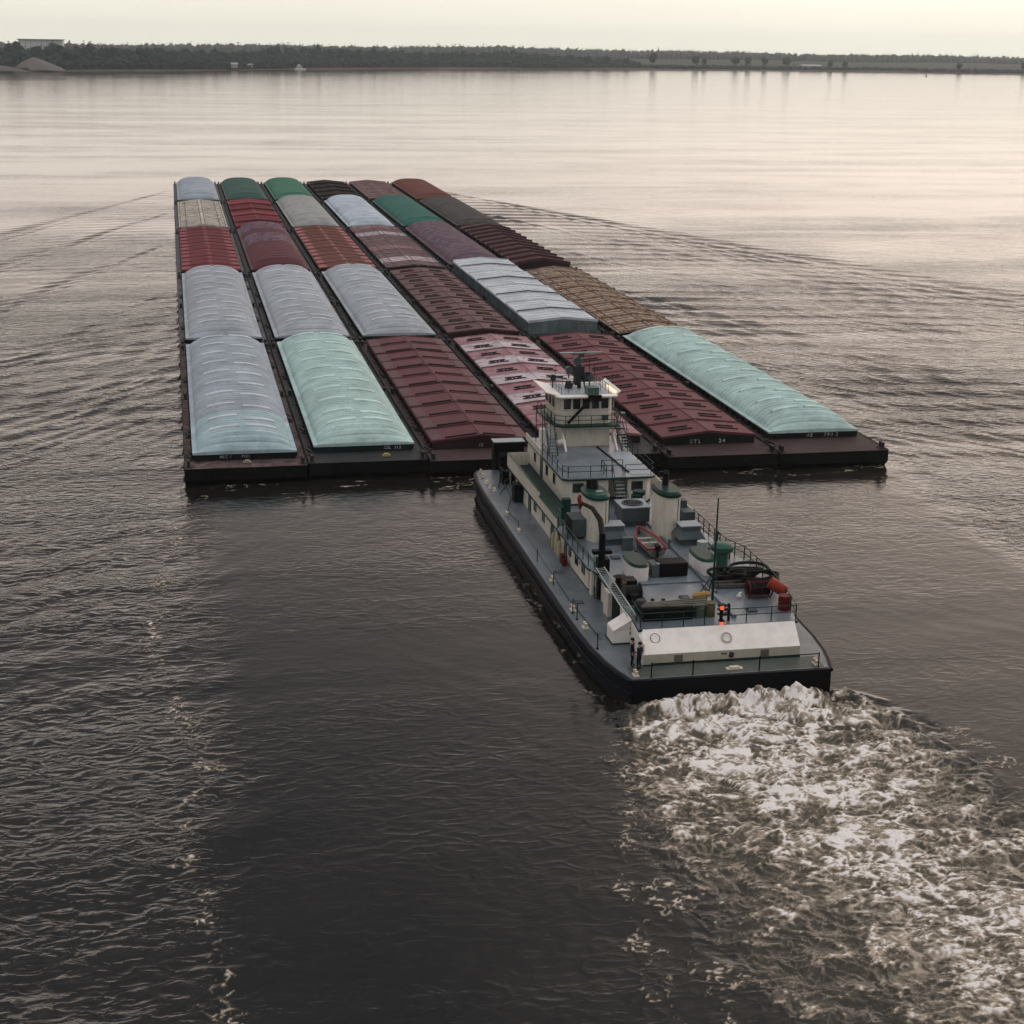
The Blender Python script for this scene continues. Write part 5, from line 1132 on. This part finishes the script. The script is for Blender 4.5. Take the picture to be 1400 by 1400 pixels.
# dense riverside wood (left two thirds), reads as one mass
lv_ = Leaves()
def hgt(xv): return float(np.interp(xv,[-900,-191,-30,120,300,420,520,640,760,900],[25,24,23,22,22,21,17,13,8,5]))
for row in range(6):
    xv = -900.
    while xv < (620 if row else 760):
        H_ = hgt(xv)*(1+.13*math.sin(xv*.021+row)+RNG.normal(0,.12))*(.45+.11*row if row < 3 else .85+.05*(row-3)); r_ = RNG.uniform(3.2,5.5)
        yv = shY(xv)+16+row*9+RNG.uniform(-4,4)
        if -182 < xv < -150 and row < 2: xv += 5; continue
        lv_.crown((xv,yv,H_*.42), r_*1.1, H_*.42, int(80 if xv < 450 else 50), .8); lv_.crown((xv+RNG.uniform(-1,1),yv,H_*.72), r_*1.25, H_*.27, int(80 if xv < 450 else 50), .8)
        xv += RNG.uniform(4.5,7.5)
for xv in np.arange(-900,2300,2.6):   # scrub along the bank
    sc_ = 1.6 if xv < 700 else 2.6; yv = shY(xv)+13+RNG.uniform(-2,6); lv_.crown((xv,yv,2.4), RNG.uniform(2,4), sc_*RNG.uniform(.5,1.3), 16, .9)
    if xv > 600: lv_.crown((xv,yv+12,3.2), RNG.uniform(2,5), RNG.uniform(2.2,4.6), 26, 1.0)
tag(lv_.build('riverside_wood', lm),'dense dark green wood and scrub along the far bank','wood',kind='stuff')
# higher wood far behind
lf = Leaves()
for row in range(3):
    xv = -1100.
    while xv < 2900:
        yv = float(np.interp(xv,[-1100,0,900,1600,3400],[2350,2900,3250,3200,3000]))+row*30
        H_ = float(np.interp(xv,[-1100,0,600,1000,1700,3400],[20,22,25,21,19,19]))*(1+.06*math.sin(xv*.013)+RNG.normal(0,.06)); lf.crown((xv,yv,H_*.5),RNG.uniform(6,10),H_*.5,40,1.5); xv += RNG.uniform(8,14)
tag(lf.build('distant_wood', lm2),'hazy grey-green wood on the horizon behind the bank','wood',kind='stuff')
# trees one can tell apart on the right-hand bank
def project_x(px):  # direction from the camera for placing at the bank
    return px
tr = [(538,15,6,'broad low tree, leftmost of the loose row on the far bank'),(566,16,8,'wide tree beside the leftmost one of the loose row'),(600,13,5,'small round tree in the gap before the tall one'),(642,21,6.5,'tallest round-headed tree of the loose row on the far bank'),
 (712,17,7,'rounded tree to the right of the tallest tree on the bank'),(726,13,5,'small tree touching the rounded tree right of the tallest one'),(778,16,8,'broad twin-looking tree in the middle of the loose row'),(800,16.5,6,'dense tree right beside the broad twin-looking tree'),
 (828,16,5.5,'upright tree following the dense middle tree'),(862,17,8,'wide pale tree two before the small pair'),(926,13,4.5,'left one of the small pair of round trees'),(948,12.5,4.5,'right one of the small pair of round trees'),
 (1120,12,5,'lonely small tree on the low right bank'),(1218,15,3.2,'thin upright tree on the low right bank'),(1262,10,5,'low tree left of the two close bushy trees'),(1275,11,5,'bushy tree beside the low one'),(1415,10,9,'long low clump tree far right on the bank')]
for xv, H_, r_, lab in tr:
    yv = shY(xv)+22; root = thing('bank_tree',(xv,yv,3),lab,'tree','separate trees on the far right bank'); L_ = Leaves()
    L_.crown((xv,yv,3+H_*.62), r_*.8, H_*.36, 120, 1.0)
    for q in range(5): a = RNG.uniform(0,6.28); L_.crown((xv+r_*.55*math.cos(a),yv+r_*.5*math.sin(a),3+H_*RNG.uniform(.45,.8)), r_*.45, H_*.17, 45, .9)
    o = L_.build('crown', lm, (xv,yv,3)); o.parent = root
    mb = MB().tube([(xv,yv,2.5),(xv+.2,yv,3+H_*.35),(xv,yv,3+H_*.7)],[.45,.3,.12],8)
    for q in range(4): a = RNG.uniform(0,6.28); mb.tube([(xv,yv,3+H_*.3),(xv+r_*.5*math.cos(a),yv+r_*.5*math.sin(a),3+H_*.6)],[.16,.06],6)
    mb.build('trunk', bark, root)
# gravel heap and landing at the far left
def heap(c, rx, ry, H_, name, lab, mat, seed):
    n = 26; m_ = 9; vs = []
    for j in range(m_):
        t = j/(m_-1)
        for i in range(n):
            a = 2*math.pi*i/n; w_ = 1+.12*math.sin(3*a+seed)+.07*math.sin(7*a+seed); vs.append((c[0]+rx*(1-t)*w_*math.cos(a), c[1]+ry*(1-t)*w_*math.sin(a), c[2]+H_*(t**.85)*(1-.08*t)))
    fs = [(j*n+i,j*n+(i+1)%n,(j+1)*n+(i+1)%n,(j+1)*n+i) for j in range(m_-1) for i in range(n)]
    tag(free(MB().add(vs,fs).build(name, mat, smooth=60)), lab, 'heap')
grv = paint('gravel',(.22,.20,.185),.95,.2,scale=.1)
heap((-160,shY(-160)+16,1.5),26,12,15,'gravel_heap','tall pale gravel heap at the left end of the far bank','',0) if False else heap((-163,shY(-163)+18,1.5),26,12,13.5,'gravel_heap','tall pale gravel heap at the left end of the far bank',grv,1.)
heap((-196,shY(-196)+15,1.2),26,10,6.5,'gravel_heap','low grey heap left of the tall gravel heap',paint('gravel_dark',(.16,.14,.14),.95,.2,scale=.1),2.)
o = MB().box(-205,-178,shY(-190)-7,shY(-190)-1,-.6,1.6).build('landing_barge', paint('old_steel',(.05,.045,.045),.8,.3)); tag(free(o),'low dark flat landing barge moored at the left edge of the far bank','barge')
b1 = thing('grain_warehouse',(-215,2450,4),'long pale flat-roofed warehouse showing above the left treetops','building'); MB().box(-248,-186,2440,2490,4,26.5).build('wall', paint('warehouse_hazed',(.68,.71,.69),.8,.08,scale=.05), b1); MB().box(-250,-184,2438,2492,26.5,27.6).build('roof', paint('warehouse_roof',(.34,.37,.37),.8,.1,scale=.05), b1)  # wall colour paled towards the sky, haze painted into it
mb = MB()
for i in range(8): mb.box(-246+i*7.6,-245.4+i*7.6,2439.4,2440,4,26.5)
mb.build('pilaster', paint('pil',(.35,.37,.36)), b1)
def shed(x_, y_, w_, d_, h_, lab, c_=(.45,.40,.38)):
    r_ = thing('bank_shed',(x_,y_,3),lab,'building'); MB().box(x_-w_/2,x_+w_/2,y_-d_/2,y_+d_/2,2.5,3+h_).build('wall', paint('shed_pale%d'%int(x_),c_,.8,.1,scale=.1), r_)
    MB().add([(x_-w_/2-.6,y_-d_/2-.6,3+h_),(x_+w_/2+.6,y_-d_/2-.6,3+h_),(x_+w_/2+.6,y_+d_/2+.6,3+h_),(x_-w_/2-.6,y_+d_/2+.6,3+h_),(x_-w_/2-.6,y_,3+h_*1.55),(x_+w_/2+.6,y_,3+h_*1.55)],[(0,1,5,4),(2,3,4,5),(0,4,3),(1,2,5),(3,2,1,0)]).build('roof', paint('shed_roof%d'%int(x_),(.5,.45,.42),.7,.1,scale=.1), r_)
    MB().box(x_-1.5,x_+1.5,y_-d_/2-.1,y_-d_/2-.01,2.6,3+h_*.7).build('door', blouv, r_)
shed(34,shY(34)+12,18,8,3.4,'long pale shed in front of the dark wood on the left bank'); shed(58,shY(58)+12,6,5,2.6,'small pale hut just right of the long pale shed'); shed(900,shY(900)+30,30,12,4,'low pinkish building half hidden behind the loose trees',(.42,.34,.31))
# small white boat off the bank
wb = thing('white_cruiser',(118,shY(118)-7,0),'small white cabin boat lying at the far bank','boat'); x_, y_ = 118, shY(118)-7
MB().prism([(x_-6,y_-2),(x_+5,y_-2),(x_+7.5,y_),(x_+5,y_+2),(x_-6,y_+2)],-.3,1.5).build('hull', bwc, wb); MB().box(x_-3.5,x_+3,y_-1.6,y_+1.6,1.5,4).box(x_-2,x_+1,y_-1.3,y_+1.3,4,6).build('cabin', bwc, wb); MB().box(x_-3.3,x_+2.8,y_-1.64,y_-1.6,2.4,3.3).build('windows', glass, wb)
def buoy(x_, y_, lab):
    r_ = thing('channel_buoy',(x_,y_,0),lab,'buoy'); MB().lathe((x_,y_,-.4),[(1,0),(1,1.2),(.6,2.2),(.35,3.2),(.1,3.4)],14).build('body', dred, r_, smooth=40); MB().tube([(x_,y_,3),(x_,y_,4.2)],.06,6).build('top_mark', bblack, r_)
buoy(930,1890,'small dark buoy on the bright water near the far right bank')
o = MB().tube([(690,1010,.1),(730,1000,.5),(790,985,.2)],[.5,.9,.3],8).build('drift_log', paint('driftwood',(.12,.05,.045),.9,.3), smooth=60); tag(free(o),'long dark drift log low in the water at the right edge','log')
# ------------------------------------------------------------------ air
hz = bpy.data.meshes.new('haze'); mb = MB().box(-3700,4600,-3800,3900,-3,62); mb2 = mb.build('haze', []); mb2.data.materials.clear()
hm_ = bpy.data.materials.new('haze'); hm_.use_nodes = True; nt = hm_.node_tree; nt.nodes.clear(); o_ = N(nt,'ShaderNodeOutputMaterial'); pv = N(nt,'ShaderNodeVolumePrincipled'); pv.inputs['Color'].default_value = (.85,.95,1,1); pv.inputs['Density'].default_value = HAZE
pv.inputs['Anisotropy'].default_value = .6; nt.links.new(pv.outputs[0], o_.inputs['Volume']); mb2.data.materials.append(hm_); tag(mb2,'pale evening haze over the river','haze',kind='stuff')
